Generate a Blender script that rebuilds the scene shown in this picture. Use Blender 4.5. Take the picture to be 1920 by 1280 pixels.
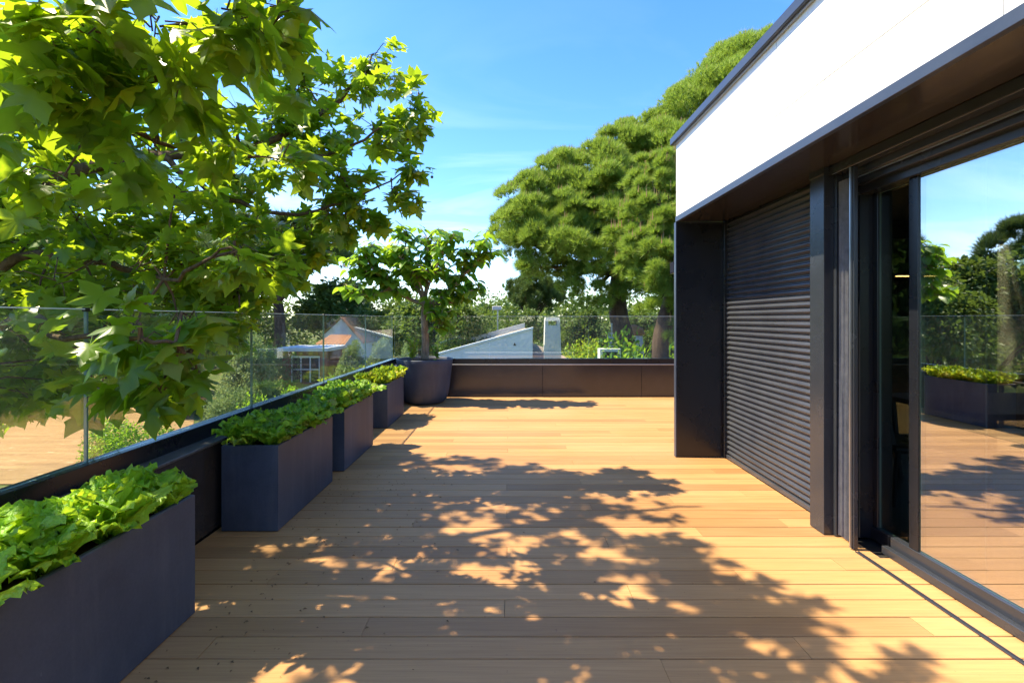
import bpy, math, random
import numpy as np
from mathutils import Vector, Matrix
random.seed(7); RNG = np.random.default_rng(7)
R = math.radians
for o in list(bpy.data.objects): bpy.data.objects.remove(o)
sc = bpy.context.scene
C = sc.collection

# ---------------------------------------------------------------- camera
EYE, F = 1.5, 873.0                    # eye height, focal length in px of a 1920 px wide picture
cam = bpy.data.cameras.new('camera'); co = bpy.data.objects.new('camera', cam); C.objects.link(co)
co.location = (0, 0, EYE); co.rotation_euler = (R(90), 0, 0)
cam.sensor_width = 36; cam.lens = 36 * F / 1920
cam.shift_x = 5 / 1920; cam.shift_y = -42 / 1920
cam.clip_start = 0.05; cam.clip_end = 5000
sc.camera = co
# ---------------------------------------------------------------- sky and sun (from the left, 58 degrees up)
ELEV = 58.0
SUN_DIR = Vector((math.cos(R(ELEV)), -0.03, -math.sin(R(ELEV)))).normalized()     # the way the light travels
world = bpy.data.worlds.new('World'); sc.world = world; world.use_nodes = True
wn, wl = world.node_tree.nodes, world.node_tree.links
wn.clear()
wout = wn.new('ShaderNodeOutputWorld'); bg = wn.new('ShaderNodeBackground')
sky = wn.new('ShaderNodeTexSky'); sky.sky_type = 'NISHITA'; sky.sun_disc = False
sky.sun_elevation = R(ELEV); sky.sun_rotation = R(-90); sky.altitude = 600
sky.air_density = 1.0; sky.dust_density = 0.5; sky.ozone_density = 2.2
bg.inputs['Strength'].default_value = 0.15
# thin cirrus low in the sky
tc = wn.new('ShaderNodeTexCoord'); sep = wn.new('ShaderNodeSeparateXYZ'); wl.new(tc.outputs['Generated'], sep.inputs[0])
def wm(op, a, b=None, c=None):
    n = wn.new('ShaderNodeMath'); n.operation = op
    for i, v in enumerate((a, b, c)):
        if v is None: continue
        if isinstance(v, (int, float)): n.inputs[i].default_value = v
        else: wl.new(v, n.inputs[i])
    return n.outputs[0]
zz = wm('ADD', wm('MAXIMUM', sep.outputs['Z'], 0.0), 0.12)
cmb = wn.new('ShaderNodeCombineXYZ')
wl.new(wm('DIVIDE', sep.outputs['X'], zz), cmb.inputs[0]); wl.new(wm('MULTIPLY', wm('DIVIDE', sep.outputs['Y'], zz), 2.2), cmb.inputs[1])
cn = wn.new('ShaderNodeTexNoise'); cn.inputs['Scale'].default_value = 0.55; cn.inputs['Detail'].default_value = 7; cn.inputs['Roughness'].default_value = 0.55
cn.inputs['Distortion'].default_value = 0.6
wl.new(cmb.outputs[0], cn.inputs['Vector'])
cr = wn.new('ShaderNodeMapRange'); cr.inputs[1].default_value = 0.5; cr.inputs[2].default_value = 0.8; wl.new(cn.outputs['Fac'], cr.inputs[0])
lo = wn.new('ShaderNodeMapRange'); lo.inputs[1].default_value = 0.62; lo.inputs[2].default_value = 0.12; wl.new(sep.outputs['Z'], lo.inputs[0])
cf = wm('MULTIPLY', wm('MULTIPLY', cr.outputs[0], lo.outputs[0]), 0.26)
mixc = wn.new('ShaderNodeMix'); mixc.data_type = 'RGBA'
wl.new(cf, mixc.inputs['Factor']); hs = wn.new('ShaderNodeHueSaturation'); hs.inputs['Saturation'].default_value = 1.30; hs.inputs['Hue'].default_value = 0.509; wl.new(sky.outputs[0], hs.inputs['Color']); wl.new(hs.outputs[0], mixc.inputs['A']); mixc.inputs['B'].default_value = (8.5, 8.7, 9.0, 1)
wl.new(mixc.outputs['Result'], bg.inputs['Color']); wl.new(bg.outputs[0], wout.inputs[0])
sun = bpy.data.lights.new('sun', 'SUN'); so = bpy.data.objects.new('sun', sun); C.objects.link(so)
sun.energy = 4.6; sun.angle = R(0.55); sun.color = (1.0, 0.87, 0.62)
so.rotation_euler = SUN_DIR.to_track_quat('-Z', 'Y').to_euler(); so.location = (-20, 0, 30)
sc.view_settings.view_transform = 'Standard'; sc.view_settings.look = 'None'
sc.view_settings.gamma = 1; sc.view_settings.use_curve_mapping = False
sc.view_settings.exposure = 1.62
sc.render.engine = 'CYCLES'
sc.cycles.max_bounces = 10; sc.cycles.transparent_max_bounces = 24; sc.cycles.diffuse_bounces = 4; sc.cycles.glossy_bounces = 5

# ---------------------------------------------------------------- helpers
def at(px, py, Y):
    return Vector(((px - 955) * Y / F, Y, EYE - (py - 598) * Y / F))
class MB:
    def __init__(s): s.v = []; s.f = []; s.mi = []; s.m = 0
    def add(s, vs, fs):
        b = len(s.v); s.v += [tuple(x) for x in vs]; s.f += [tuple(b + i for i in q) for q in fs]; s.mi += [s.m] * len(fs); return s
    def box(s, x0, x1, y0, y1, z0, z1):
        return s.add([(x0,y0,z0),(x1,y0,z0),(x1,y1,z0),(x0,y1,z0),(x0,y0,z1),(x1,y0,z1),(x1,y1,z1),(x0,y1,z1)],
                     [(3,2,1,0),(4,5,6,7),(0,1,5,4),(1,2,6,5),(2,3,7,6),(3,0,4,7)])
    def bbox(s, x0, x1, y0, y1, z0, z1, b=0.003):
        # box with chamfered edges
        import itertools
        vs = []; idx = {}
        X, Y, Z = (x0, x1), (y0, y1), (z0, z1)
        for i, j, k in itertools.product((0,1),(0,1),(0,1)):
            c = [X[i], Y[j], Z[k]]; sgn = [1 - 2*i, 1 - 2*j, 1 - 2*k]
            for a in range(3):
                p = [c[q] + (0 if q == a else sgn[q] * b) for q in range(3)]
                idx[(i,j,k,a)] = len(vs); vs.append(p)
        fs = []
        for a in range(3):
            u, w = [q for q in range(3) if q != a]
            for e in (0, 1):
                ring = []
                for (eu, ew) in ((0,0),(1,0),(1,1),(0,1)):
                    key = [0,0,0]; key[a] = e; key[u] = eu; key[w] = ew
                    ring.append(idx[(*key, a)])
                fs.append(tuple(ring) if (e == 1) ^ (a == 1) else tuple(reversed(ring)))
        for a in range(3):                       # edge chamfers, edges running along axis a
            u, w = [q for q in range(3) if q != a]
            for eu in (0,1):
                for ew in (0,1):
                    k0 = [0,0,0]; k0[u] = eu; k0[w] = ew; k1 = list(k0); k1[a] = 1
                    fs.append((idx[(*k0,u)], idx[(*k1,u)], idx[(*k1,w)], idx[(*k0,w)]))
        for i, j, k in itertools.product((0,1),(0,1),(0,1)):
            fs.append((idx[(i,j,k,0)], idx[(i,j,k,1)], idx[(i,j,k,2)]))
        return s.add(vs, fs)
    def tube(s, path, rad, n=6, cap=True):
        path = [Vector(p) for p in path]
        if isinstance(rad, (int, float)): rad = [rad] * len(path)
        rings = []; ref = Vector((0.31, 0.17, 0.93))
        for i, p in enumerate(path):
            d = (path[min(i+1, len(path)-1)] - path[max(i-1, 0)])
            if d.length < 1e-6: d = Vector((0,0,1))
            d.normalize()
            u = ref - d * ref.dot(d)
            if u.length < 1e-3: u = Vector((1,0,0)) - d * d.x
            u.normalize(); w = d.cross(u); ref = u
            rings.append([p + (u * math.cos(2*math.pi*k/n) + w * math.sin(2*math.pi*k/n)) * rad[i] for k in range(n)])
        vs = [q for r in rings for q in r]; fs = []
        for i in range(len(rings)-1):
            for k in range(n):
                a = i*n+k; b = i*n+(k+1)%n
                fs.append((a, b, b+n, a+n))
        if cap: fs.append(tuple(range(n-1,-1,-1))); fs.append(tuple((len(rings)-1)*n+k for k in range(n)))
        return s.add(vs, fs)
    def lathe(s, prof, cx=0, cy=0, n=32, wob=None):
        vs = []; fs = []
        for (r, z) in prof:
            for k in range(n):
                a = 2*math.pi*k/n; rr = r * (wob(a, z) if wob else 1)
                vs.append((cx + rr*math.cos(a), cy + rr*math.sin(a), z))
        for i in range(len(prof)-1):
            for k in range(n):
                a = i*n+k; b = i*n+(k+1)%n; fs.append((a, b, b+n, a+n))
        return s.add(vs, fs)
    def prism(s, poly, y0, y1):                  # polygon in x,z extruded along y
        n = len(poly)
        vs = [(x,y0,z) for x,z in poly] + [(x,y1,z) for x,z in poly]
        return s.add(vs, [tuple(range(n)), tuple(range(2*n-1,n-1,-1))] + [((i+1)%n, i, n+i, n+(i+1)%n) for i in range(n)])
    def mesh(s, name='m', smooth=False):
        me = bpy.data.meshes.new(name); me.from_pydata(s.v, [], s.f); me.update()
        if any(s.mi): me.polygons.foreach_set('material_index', s.mi)
        if smooth: me.polygons.foreach_set('use_smooth', [True]*len(me.polygons))
        return me
    def build(s, name, mat, parent=None, smooth=False, **kw):
        return obj(name, s.mesh(name, smooth), mat, parent, **kw)
def obj(name, me, mat=None, parent=None, **kw):
    if mat is not None and not me.materials:
        for m in (mat if isinstance(mat, (list, tuple)) else [mat]): me.materials.append(m)
    o = bpy.data.objects.new(name, me); C.objects.link(o)
    if parent is not None: o.parent = parent
    for k, v in kw.items(): o[k] = v
    return o
def thing(name, label, cat, loc=(0,0,0), group=None, rz=0):
    o = bpy.data.objects.new(name, None); C.objects.link(o); o.location = loc; o.rotation_euler = (0,0,rz)
    o.empty_display_size = 0.1
    o['label'] = label; o['category'] = cat
    if group: o['group'] = group
    return o
def tag(o, label, cat, group=None):
    o['label'] = label; o['category'] = cat
    if group: o['group'] = group
    return o
def trimesh(name, V, T, rnd=None, smooth=False):
    me = bpy.data.meshes.new(name)
    V = np.asarray(V, dtype=np.float32); T = np.asarray(T, dtype=np.int32)
    me.vertices.add(len(V)); me.vertices.foreach_set('co', V.ravel())
    me.loops.add(T.size); me.loops.foreach_set('vertex_index', T.ravel())
    me.polygons.add(len(T)); me.polygons.foreach_set('loop_start', np.arange(0, T.size, 3, dtype=np.int32))
    if smooth: me.polygons.foreach_set('use_smooth', np.ones(len(T), dtype=bool))
    if rnd is not None:
        a = me.attributes.new('rnd', 'FLOAT', 'POINT'); a.data.foreach_set('value', np.asarray(rnd, dtype=np.float32))
    me.update(calc_edges=True); me.validate()
    return me
def scatter(tv, tt, Rm, P, S, rnd):
    """copies of a template (verts tv, tris tt) at n frames; Rm (n,3,3) columns are the local axes"""
    tv = np.asarray(tv, float); tt = np.asarray(tt)
    n = len(P)
    V = np.einsum('nij,vj->nvi', Rm, tv) * np.asarray(S)[:, None, None] + np.asarray(P)[:, None, :]
    T = tt[None] + (np.arange(n) * len(tv))[:, None, None]
    return V.reshape(-1, 3), T.reshape(-1, 3), np.repeat(rnd, len(tv))
def frames(tip, nrm):
    """local y = tip, local z = normal made orthogonal"""
    y = tip / np.linalg.norm(tip, axis=1, keepdims=True)
    z = nrm - (nrm * y).sum(1, keepdims=True) * y; z /= np.linalg.norm(z, axis=1, keepdims=True) + 1e-9
    x = np.cross(y, z)
    return np.stack([x, y, z], axis=2)

# ---------------------------------------------------------------- materials
class Nd:
    def __init__(s, name):
        s.mat = bpy.data.materials.new(name); s.mat.use_nodes = True
        s.n = s.mat.node_tree.nodes; s.l = s.mat.node_tree.links; s.n.clear()
        s.out = s.n.new('ShaderNodeOutputMaterial')
    def new(s, t, **kw):
        n = s.n.new(t)
        for k, v in kw.items(): setattr(n, k, v)
        return n
    def put(s, inp, v):
        if isinstance(v, bpy.types.NodeSocket): s.l.new(v, inp)
        elif isinstance(v, (tuple, list)): inp.default_value = (*v, 1) if len(v) == 3 and len(inp.default_value) == 4 else v
        else: inp.default_value = v
    def math(s, op, *a):
        n = s.new('ShaderNodeMath', operation=op)
        for i, v in enumerate(a): s.put(n.inputs[i], v)
        return n.outputs[0]
    def pos(s, scale=(1,1,1), off=None, coord='pos'):
        if coord == 'pos': v = s.new('ShaderNodeNewGeometry').outputs['Position']
        else: v = s.new('ShaderNodeTexCoord').outputs['Object']
        m = s.new('ShaderNodeMapping'); m.inputs['Scale'].default_value = scale; s.l.new(v, m.inputs['Vector'])
        if off is not None: s.l.new(off, m.inputs['Location'])
        return m.outputs[0]
    def noise(s, vec, scale, detail=4, rough=0.55, dist=0.0):
        n = s.new('ShaderNodeTexNoise'); s.l.new(vec, n.inputs['Vector']); n.inputs['Scale'].default_value = scale
        n.inputs['Detail'].default_value = detail; n.inputs['Roughness'].default_value = rough; n.inputs['Distortion'].default_value = dist
        return n.outputs['Fac']
    def ramp(s, fac, stops):
        n = s.new('ShaderNodeValToRGB'); e = n.color_ramp.elements
        while len(e) < len(stops): e.new(0.5)
        for i, (p, c) in enumerate(stops): e[i].position = p; e[i].color = (*c, 1) if len(c) == 3 else c
        s.l.new(fac, n.inputs[0]); return n.outputs[0]
    def mix(s, fac, a, b, mode='MIX'):
        n = s.new('ShaderNodeMix', data_type='RGBA', blend_type=mode)
        s.put(n.inputs['Factor'], fac); s.put(n.inputs['A'], a); s.put(n.inputs['B'], b); return n.outputs['Result']
    def bump(s, h, strength=0.3, dist=0.01):
        n = s.new('ShaderNodeBump'); s.l.new(h, n.inputs['Height']); n.inputs['Strength'].default_value = strength; n.inputs['Distance'].default_value = dist
        return n.outputs[0]
    def prin(s, col, rough=0.5, metal=0.0, spec=0.5, normal=None, **kw):
        p = s.new('ShaderNodeBsdfPrincipled')
        s.put(p.inputs['Base Color'], col); s.put(p.inputs['Roughness'], rough); s.put(p.inputs['Metallic'], metal)
        s.put(p.inputs['Specular IOR Level'], spec)
        if normal is not None: s.l.new(normal, p.inputs['Normal'])
        for k, v in kw.items(): s.put(p.inputs[k], v)
        return p.outputs[0]
    def done(s, sh): s.l.new(sh, s.out.inputs['Surface']); return s.mat
def rnd01(m):
    a = m.new('ShaderNodeAttribute', attribute_name='rnd'); o = m.new('ShaderNodeObjectInfo')
    return m.math('FRACT', m.math('ADD', a.outputs['Fac'], o.outputs['Random']))
def mottled(name, c1, c2, scale=6, rough=0.6, spec=0.4, bump=0.1, metal=0.0, rv=0.12, fine=60):
    m = Nd(name); p = m.pos()
    f = m.noise(p, scale, 5); g = m.noise(p, fine, 3)
    fac = m.math('ADD', m.math('MULTIPLY', f, 0.7), m.math('MULTIPLY', g, 0.3))
    col = m.ramp(fac, [(0.3, c1), (0.7, c2)])
    r = m.math('ADD', rough - rv/2, m.math('MULTIPLY', f, rv))
    return m.done(m.prin(col, r, metal, spec, m.bump(fac, bump, 0.004)))
def leafmat(name, dark, light, trans, tmix=0.42, rough=0.42, spec=0.35, hi=None, crinkle=0):
    m = Nd(name); r = rnd01(m)
    st = [(0.0, dark), (0.75, light)]
    if hi: st.append((1.0, hi))
    n = m.noise(m.pos(), 14, 2)
    col = m.mix(m.math('MULTIPLY', n, 0.35), m.ramp(r, st), dark)
    nb_ = m.bump(m.noise(m.pos(), crinkle, 3), 0.9, 0.012) if crinkle else None
    b = m.prin(col, rough, 0, spec, nb_)
    t = m.new('ShaderNodeBsdfTranslucent')
    if nb_: m.l.new(nb_, t.inputs['Normal'])
    tcol = m.mix(m.math('MULTIPLY', r, 0.6), trans, light); m.l.new(tcol, t.inputs['Color'])
    x = m.new('ShaderNodeMixShader'); x.inputs[0].default_value = tmix; m.l.new(b, x.inputs[1]); m.l.new(t.outputs[0], x.inputs[2])
    return m.done(x.outputs[0])
def glassmat(name, tint, base=0.05, refl=(1,1,1), rough=0.0, dirt=0.0, graz=1.0):
    m = Nd(name)
    lw = m.new('ShaderNodeLayerWeight'); lw.inputs['Blend'].default_value = 0.5
    fac = m.math('ADD', base, m.math('MULTIPLY', (1 - base)*graz, m.math('POWER', lw.outputs['Facing'], 5.0)))
    t = m.new('ShaderNodeBsdfTransparent'); t.inputs['Color'].default_value = (*tint, 1)
    g = m.new('ShaderNodeBsdfGlossy'); g.inputs['Roughness'].default_value = rough; g.inputs['Color'].default_value = (*refl, 1)
    x = m.new('ShaderNodeMixShader'); m.l.new(fac, x.inputs[0]); m.l.new(t.outputs[0], x.inputs[1]); m.l.new(g.outputs[0], x.inputs[2])
    sh = x.outputs[0]
    if dirt:
        d = m.new('ShaderNodeBsdfDiffuse'); d.inputs['Color'].default_value = (0.7, 0.72, 0.7, 1)
        n = m.noise(m.pos(), 2.2, 6, 0.65); n2 = m.noise(m.pos((1,1,0.25)), 22, 3)
        f = m.math('MULTIPLY', m.math('MULTIPLY', n, n2), dirt)
        y = m.new('ShaderNodeMixShader'); m.l.new(f, y.inputs[0]); m.l.new(sh, y.inputs[1]); m.l.new(d.outputs[0], y.inputs[2]); sh = y.outputs[0]
    return m.done(sh)
def plain(name, col, rough=0.5, metal=0.0, spec=0.5):
    m = Nd(name); return m.done(m.prin(col, rough, metal, spec))
def plankmat():
    m = Nd('deck_wood'); oi = m.new('ShaderNodeObjectInfo')
    cb = m.new('ShaderNodeCombineXYZ'); m.l.new(m.math('MULTIPLY', oi.outputs['Random'], 37.0), cb.inputs[0]); m.l.new(m.math('MULTIPLY', oi.outputs['Random'], 11.0), cb.inputs[2])
    p = m.pos((0.9, 26, 26), cb.outputs[0])
    g = m.noise(p, 2.2, 6, 0.62, 0.4); p2 = m.pos((1.2, 90, 60), cb.outputs[0]); g2 = m.noise(p2, 2.0, 3)
    big = m.noise(m.pos((0.5, 0.8, 1)), 1.3, 4)
    fac = m.math('ADD', m.math('MULTIPLY', g, 0.65), m.math('MULTIPLY', g2, 0.35))
    col = m.ramp(fac, [(0.28, (0.305, 0.148, 0.054)), (0.72, (0.47, 0.255, 0.097))])
    tone = m.ramp(oi.outputs['Random'], [(0.0, (0.74, 0.71, 0.69)), (0.5, (1, 1, 1)), (1.0, (1.06, 1.07, 1.10))])
    col = m.mix(1.0, col, tone, 'MULTIPLY')
    dust = m.math('MULTIPLY', m.math('GREATER_THAN', big, 0.0), m.math('MULTIPLY', m.math('SUBTRACT', big, 0.42), 0.5))
    n = m.new('ShaderNodeMix', data_type='RGBA', clamp_factor=True); m.put(n.inputs['Factor'], dust); m.put(n.inputs['A'], col); m.put(n.inputs['B'], (0.42, 0.30, 0.19))
    spots = m.noise(m.pos(), 38, 2); sp = m.ramp(spots, [(0.70, (1,1,1)), (0.78, (0.55,0.5,0.46))])
    col = m.mix(0.7, n.outputs['Result'], sp, 'MULTIPLY')
    r = m.math('ADD', 0.42, m.math('MULTIPLY', big, 0.25))
    return m.done(m.prin(col, r, 0, 0.35, m.bump(fac, 0.25, 0.0015)))
def barkmat(name, c1, c2, sc_=9):
    m = Nd(name); p = m.pos((1, 1, 0.3)); f = m.noise(p, sc_, 6, 0.65, 0.5)
    return m.done(m.prin(m.ramp(f, [(0.3, c1), (0.68, c2)]), 0.85, 0, 0.2, m.bump(f, 0.8, 0.03)))
def groundmat():
    m = Nd('ground_soil'); p = m.pos(); f = m.noise(p, 0.35, 6, 0.6); g = m.noise(p, 6, 4)
    col = m.ramp(m.math('ADD', m.math('MULTIPLY', f, 0.75), m.math('MULTIPLY', g, 0.25)), [(0.34, (0.045, 0.075, 0.018)), (0.5, (0.10, 0.12, 0.035)), (0.6, (0.24, 0.19, 0.075)), (0.75, (0.30, 0.22, 0.11))])
    return m.done(m.prin(col, 0.95, 0, 0.1, m.bump(g, 0.5, 0.05)))
def patiomat():
    m = Nd('tan_paving'); a = m.noise(m.pos((.12, 1.6, 1)), 1.6, 6, .65, .6); b = m.noise(m.pos(), 5, 4, .7)
    col = m.ramp(m.math('ADD', m.math('MULTIPLY', a, .7), m.math('MULTIPLY', b, .3)), [(.3, (.17, .095, .038)), (.5, (.27, .16, .065)), (.68, (.36, .23, .10))])
    sp = m.ramp(m.noise(m.pos((1, 2.2, 1)), 1.9, 5, .7), [(.60, (0, 0, 0)), (.68, (1, 1, 1))])
    return m.done(m.prin(m.mix(m.math('MULTIPLY', sp, .55), col, (.46, .36, .2)), .8, 0, .2))
def plantermat():
    m = Nd('slate_fibre_cement'); f = m.noise(m.pos(), 2.6, 6, .62); g = m.noise(m.pos(), 70, 3)
    col = m.ramp(m.math('ADD', m.math('MULTIPLY', f, .8), m.math('MULTIPLY', g, .2)), [(.32, (.026, .034, .056)), (.68, (.056, .067, .096))])
    sc_ = m.ramp(m.noise(m.pos((1, 1, .35)), 17, 4, .75), [(.69, (0, 0, 0)), (.76, (1, 1, 1))]); st = m.ramp(m.noise(m.pos((5, 5, .5)), 2.2, 5, .6), [(.5, (0, 0, 0)), (.8, (1, 1, 1))])
    col = m.mix(m.math('MULTIPLY', sc_, .28), col, (.22, .23, .26)); col = m.mix(m.math('MULTIPLY', st, .30), col, (.13, .135, .15))
    return m.done(m.prin(col, m.math('ADD', .45, m.math('MULTIPLY', f, .25)), 0, .4, m.bump(m.math('ADD', f, g), .12, .004)))
def tilemat(name, c1, c2):
    m = Nd(name); n = m.noise(m.pos(), 3, 4); oi = rnd01(m)
    return m.done(m.prin(m.mix(m.math('MULTIPLY', oi, 0.5), m.ramp(n, [(0.3, c1), (0.7, c2)]), c1), 0.8, 0, 0.2))
def emit(name, col, s):
    m = Nd(name); e = m.new('ShaderNodeEmission'); e.inputs['Color'].default_value = (*col, 1); e.inputs['Strength'].default_value = s
    return m.done(e.outputs[0])
K = dict(
    wood=plankmat(),
    dark=plain('dark_slot', (0.012, 0.011, 0.010), 0.8),
    metal=mottled('anthracite_metal', (0.021, 0.024, 0.031), (0.030, 0.033, 0.041), 3, 0.26, 0.6, 0.02, 0.0, 0.10, 220),
    soffit=mottled('soffit_metal', (0.030, 0.026, 0.025), (0.042, 0.036, 0.034), 3, 0.17, 0.6, 0.015, 0.0, 0.08, 220),
    black=mottled('black_frame', (0.007, 0.008, 0.011), (0.011, 0.012, 0.016), 4, 0.28, 0.5, 0.01),
    slat=mottled('shutter_metal', (0.038, 0.041, 0.050), (0.054, 0.057, 0.067), 5, 0.24, 0.6, 0.04, 0.0, 0.12, 160),
    cap=mottled('roof_cap_metal', (0.032, 0.042, 0.066), (0.046, 0.058, 0.086), 4, 0.35, 0.5, 0.02),
    alu=plain('brushed_aluminium', (0.42, 0.42, 0.43), 0.32, 0.9),
    white=mottled('white_cladding', (0.80, 0.80, 0.79), (0.86, 0.86, 0.85), 2, 0.45, 0.4, 0.01),
    planter=plantermat(),
    soil=mottled('potting_soil', (0.022, 0.014, 0.009), (0.075, 0.048, 0.03), 30, 0.95, 0.1, 0.8),
    granite=mottled('granite_coping', (0.03, 0.03, 0.032), (0.12, 0.12, 0.125), 40, 0.4, 0.4, 0.03, 0, 0.1, 160),
    screen=mottled('pleated_mesh_fabric', (0.20, 0.20, 0.21), (0.32, 0.32, 0.33), 20, 0.9, 0.1, 0.1),
    railglass=glassmat('railing_glass', (0.935, 0.968, 0.955), 0.065, (1,1,1), 0.0, 0.09, 0.75),
    glassedge=plain('glass_edge', (0.16, 0.26, 0.23), 0.15),
    glasstop=plain('glass_top_glint', (0.55, 0.68, 0.64), 0.15),  # paler than the side edges: light caught in the top edge, as colour
    coated=glassmat('coated_door_glass', (0.62, 0.66, 0.64), 0.46, (0.97, 0.98, 1.0)),
    clear=glassmat('dimmed_door_glass', (0.54, 0.58, 0.55), 0.06),  # tint darkened so the view into the room comes out dim
    dimmed=glassmat('dimmed_window_glass', (0.40, 0.43, 0.41), 0.05),  # same window glass, tinted darker to put dimness into the view
    open=glassmat('plain_window_glass', (0.85, 0.88, 0.86), 0.05),
    lampblack=plain('matt_black_lamp', (0.012, 0.014, 0.022), 0.85, 0, 0.08),
    bark=barkmat('plane_bark', (0.045, 0.030, 0.018), (0.17, 0.11, 0.065), 22),
    figbark=barkmat('fig_bark', (0.15, 0.11, 0.08), (0.34, 0.26, 0.19), 25),
    pinebark=barkmat('pine_bark', (0.028, 0.018, 0.013), (0.13, 0.085, 0.06), 5),
    plane=leafmat('plane_leaf', (0.038, 0.110, 0.012), (0.108, 0.220, 0.018), (0.54, 0.72, 0.02), 0.52, 0.36, 0.5, (0.19, 0.25, 0.025)),
    fig=leafmat('fig_leaf', (0.035, 0.125, 0.014), (0.115, 0.250, 0.026), (0.44, 0.66, 0.03), 0.50, 0.38, 0.4),
    pine=leafmat('pine_needle', (0.060, 0.140, 0.022), (0.220, 0.335, 0.040), (0.36, 0.50, 0.05), 0.40, 0.5, 0.3, (0.38, 0.42, 0.10)),
    pinedark=leafmat('dark_pine_needle', (0.045, 0.085, 0.022), (0.115, 0.165, 0.036), (0.13, 0.20, 0.04), 0.25, 0.6, 0.2),
    oak=leafmat('broad_leaf_green', (0.040, 0.085, 0.020), (0.110, 0.165, 0.034), (0.22, 0.32, 0.04), 0.32, 0.5, 0.25),
    pale=leafmat('pale_leaf_green', (0.11, 0.17, 0.06), (0.24, 0.31, 0.12), (0.36, 0.46, 0.12), 0.35, 0.5, 0.25),
    lettuce=leafmat('lettuce_leaf', (0.19, 0.40, 0.014), (0.36, 0.60, 0.030), (0.62, 0.80, 0.04), 0.45, 0.36, 0.4, (0.30, 0.46, 0.05), 55),
    oakleaf=leafmat('oak_lettuce_leaf', (0.13, 0.31, 0.014), (0.29, 0.50, 0.030), (0.42, 0.62, 0.03), 0.45, 0.38, 0.4, (0.28, 0.26, 0.05), 60),
    yellow=leafmat('yellow_green_leaf', (0.14, 0.29, 0.012), (0.30, 0.45, 0.020), (0.62, 0.66, 0.03), 0.45, 0.4, 0.3, (0.58, 0.46, 0.05)),
    candle=plain('pine_candle', (0.42, 0.27, 0.13), 0.8, 0, 0.2),
    ground=groundmat(),
    patio=patiomat(),
    stucco=mottled('white_stucco', (0.66, 0.67, 0.68), (0.78, 0.78, 0.77), 1.5, 0.9, 0.15, 0.2),
    greystucco=mottled('grey_stucco', (0.50, 0.49, 0.47), (0.63, 0.61, 0.58), 2.5, 0.9, 0.15, 0.3),
    tile=tilemat('terracotta_tile', (0.30, 0.135, 0.065), (0.46, 0.23, 0.12)),
    oldtile=tilemat('weathered_tile', (0.20, 0.155, 0.13), (0.36, 0.29, 0.25)),
    brick=mottled('red_brick_face', (0.28, 0.095, 0.05), (0.40, 0.17, 0.09), 8, 0.85, 0.2, 0.4),
    pane=plain('dark_window_pane', (0.02, 0.025, 0.03), 0.08),
    beige=mottled('beige_canvas', (0.40, 0.34, 0.22), (0.50, 0.43, 0.29), 5, 0.9, 0.1, 0.1),
    room=plain('dark_room_wall', (0.035, 0.033, 0.032), 0.7),
    roomfloor=mottled('interior_floor', (0.06, 0.05, 0.042), (0.09, 0.075, 0.06), 2, 0.35, 0.5, 0.02),
    lamp=emit('warm_led', (1.0, 0.55, 0.16), 6.0),
    tablewood=mottled('table_wood', (0.10, 0.06, 0.03), (0.17, 0.10, 0.05), 3, 0.4),
    dry=plain('dry_leaf', (0.16, 0.085, 0.035), 0.9),
    fruit=plain('plane_fruit', (0.06, 0.06, 0.02), 0.9),
)

# ================================================================ THE SETTING
GZ = -3.2
MB().add([(-900,-900,GZ),(900,-900,GZ),(900,1500,GZ),(-900,1500,GZ)], [(0,1,2,3)]).build('ground', K['ground'], kind='structure')
MB().add([(-30,13.2,GZ+.03),(-10.4,13.2,GZ+.03),(-12.6,18.5,GZ+.03),(-16.6,24.6,GZ+.03),(-30,24.6,GZ+.03)], [(0,1,2,3,4)]).build('lower_patio', K['patio'], kind='structure')
MB().box(-2.30, 9.0, -4.0, 9.25, GZ-.05, -0.06).build('terrace_base', K['greystucco'], kind='structure')

# ---- deck: boards run left to right, joints step from row to row
PITCH, ROW0 = 0.145, 2.06
deck = MB().box(-2.12, 9.0, -2.9, 8.975, -0.055, -0.024).build('deck', K['dark'], kind='structure')
def plank_mesh(L, w):
    b = 0.0025; t = 0.023
    sec = [(0,-t),(w,-t),(w,-b),(w-b,0),(b,0),(0,-b)]
    mb = MB(); n = len(sec)
    mb.add([(0,y,z) for y,z in sec] + [(L,y,z) for y,z in sec], [tuple(range(n-1,-1,-1)), tuple(range(n,2*n))] + [(i,(i+1)%n,n+(i+1)%n,n+i) for i in range(n)])
    return mb.mesh('plank')
pl_cache = {}
def plank(x0, x1, y0, w):
    key = (round(x1-x0, 3), round(w, 3))
    if key not in pl_cache:
        pl_cache[key] = plank_mesh(*key); pl_cache[key].materials.append(K['wood'])
    o = obj('plank', pl_cache[key], None, deck); o.location = (x0, y0, random.uniform(-0.0012, 0.0006))
JO = {3: 0.66, 0: 1.34, 1: -0.70, 2: -0.02}
for n in range(-22, 48):
    y0 = ROW0 + n*PITCH; w = PITCH - 0.006
    if y0 + w > 8.968: w = 8.968 - y0
    xr = 8.98 if y0 > 5.11 else (2.392 if y0 + w < 2.99 else 2.335)
    j = JO[n % 4] + random.uniform(-0.006, 0.006); cuts = [-2.085]
    x = j - 2.72*3
    while x < xr:
        if -2.0 < x < xr - 0.1: cuts.append(x)
        x += 2.72
    cuts.append(xr)
    for a, b in zip(cuts[:-1], cuts[1:]): plank(a + 0.0012, b - 0.0012, y0 + 0.003, w)
tr = MB(); tr.box(2.228, 2.232, -2.9, 3.0, 0.0005, 0.008); tr.box(2.248, 2.252, -2.9, 3.0, 0.0005, 0.008); tr.box(2.232, 2.248, -2.9, 3.0, 0.0005, 0.003)
tag(tr.build('floor_track', K['metal']), 'thin dark metal track let into the deck beside the sliding door', 'track')

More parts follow.
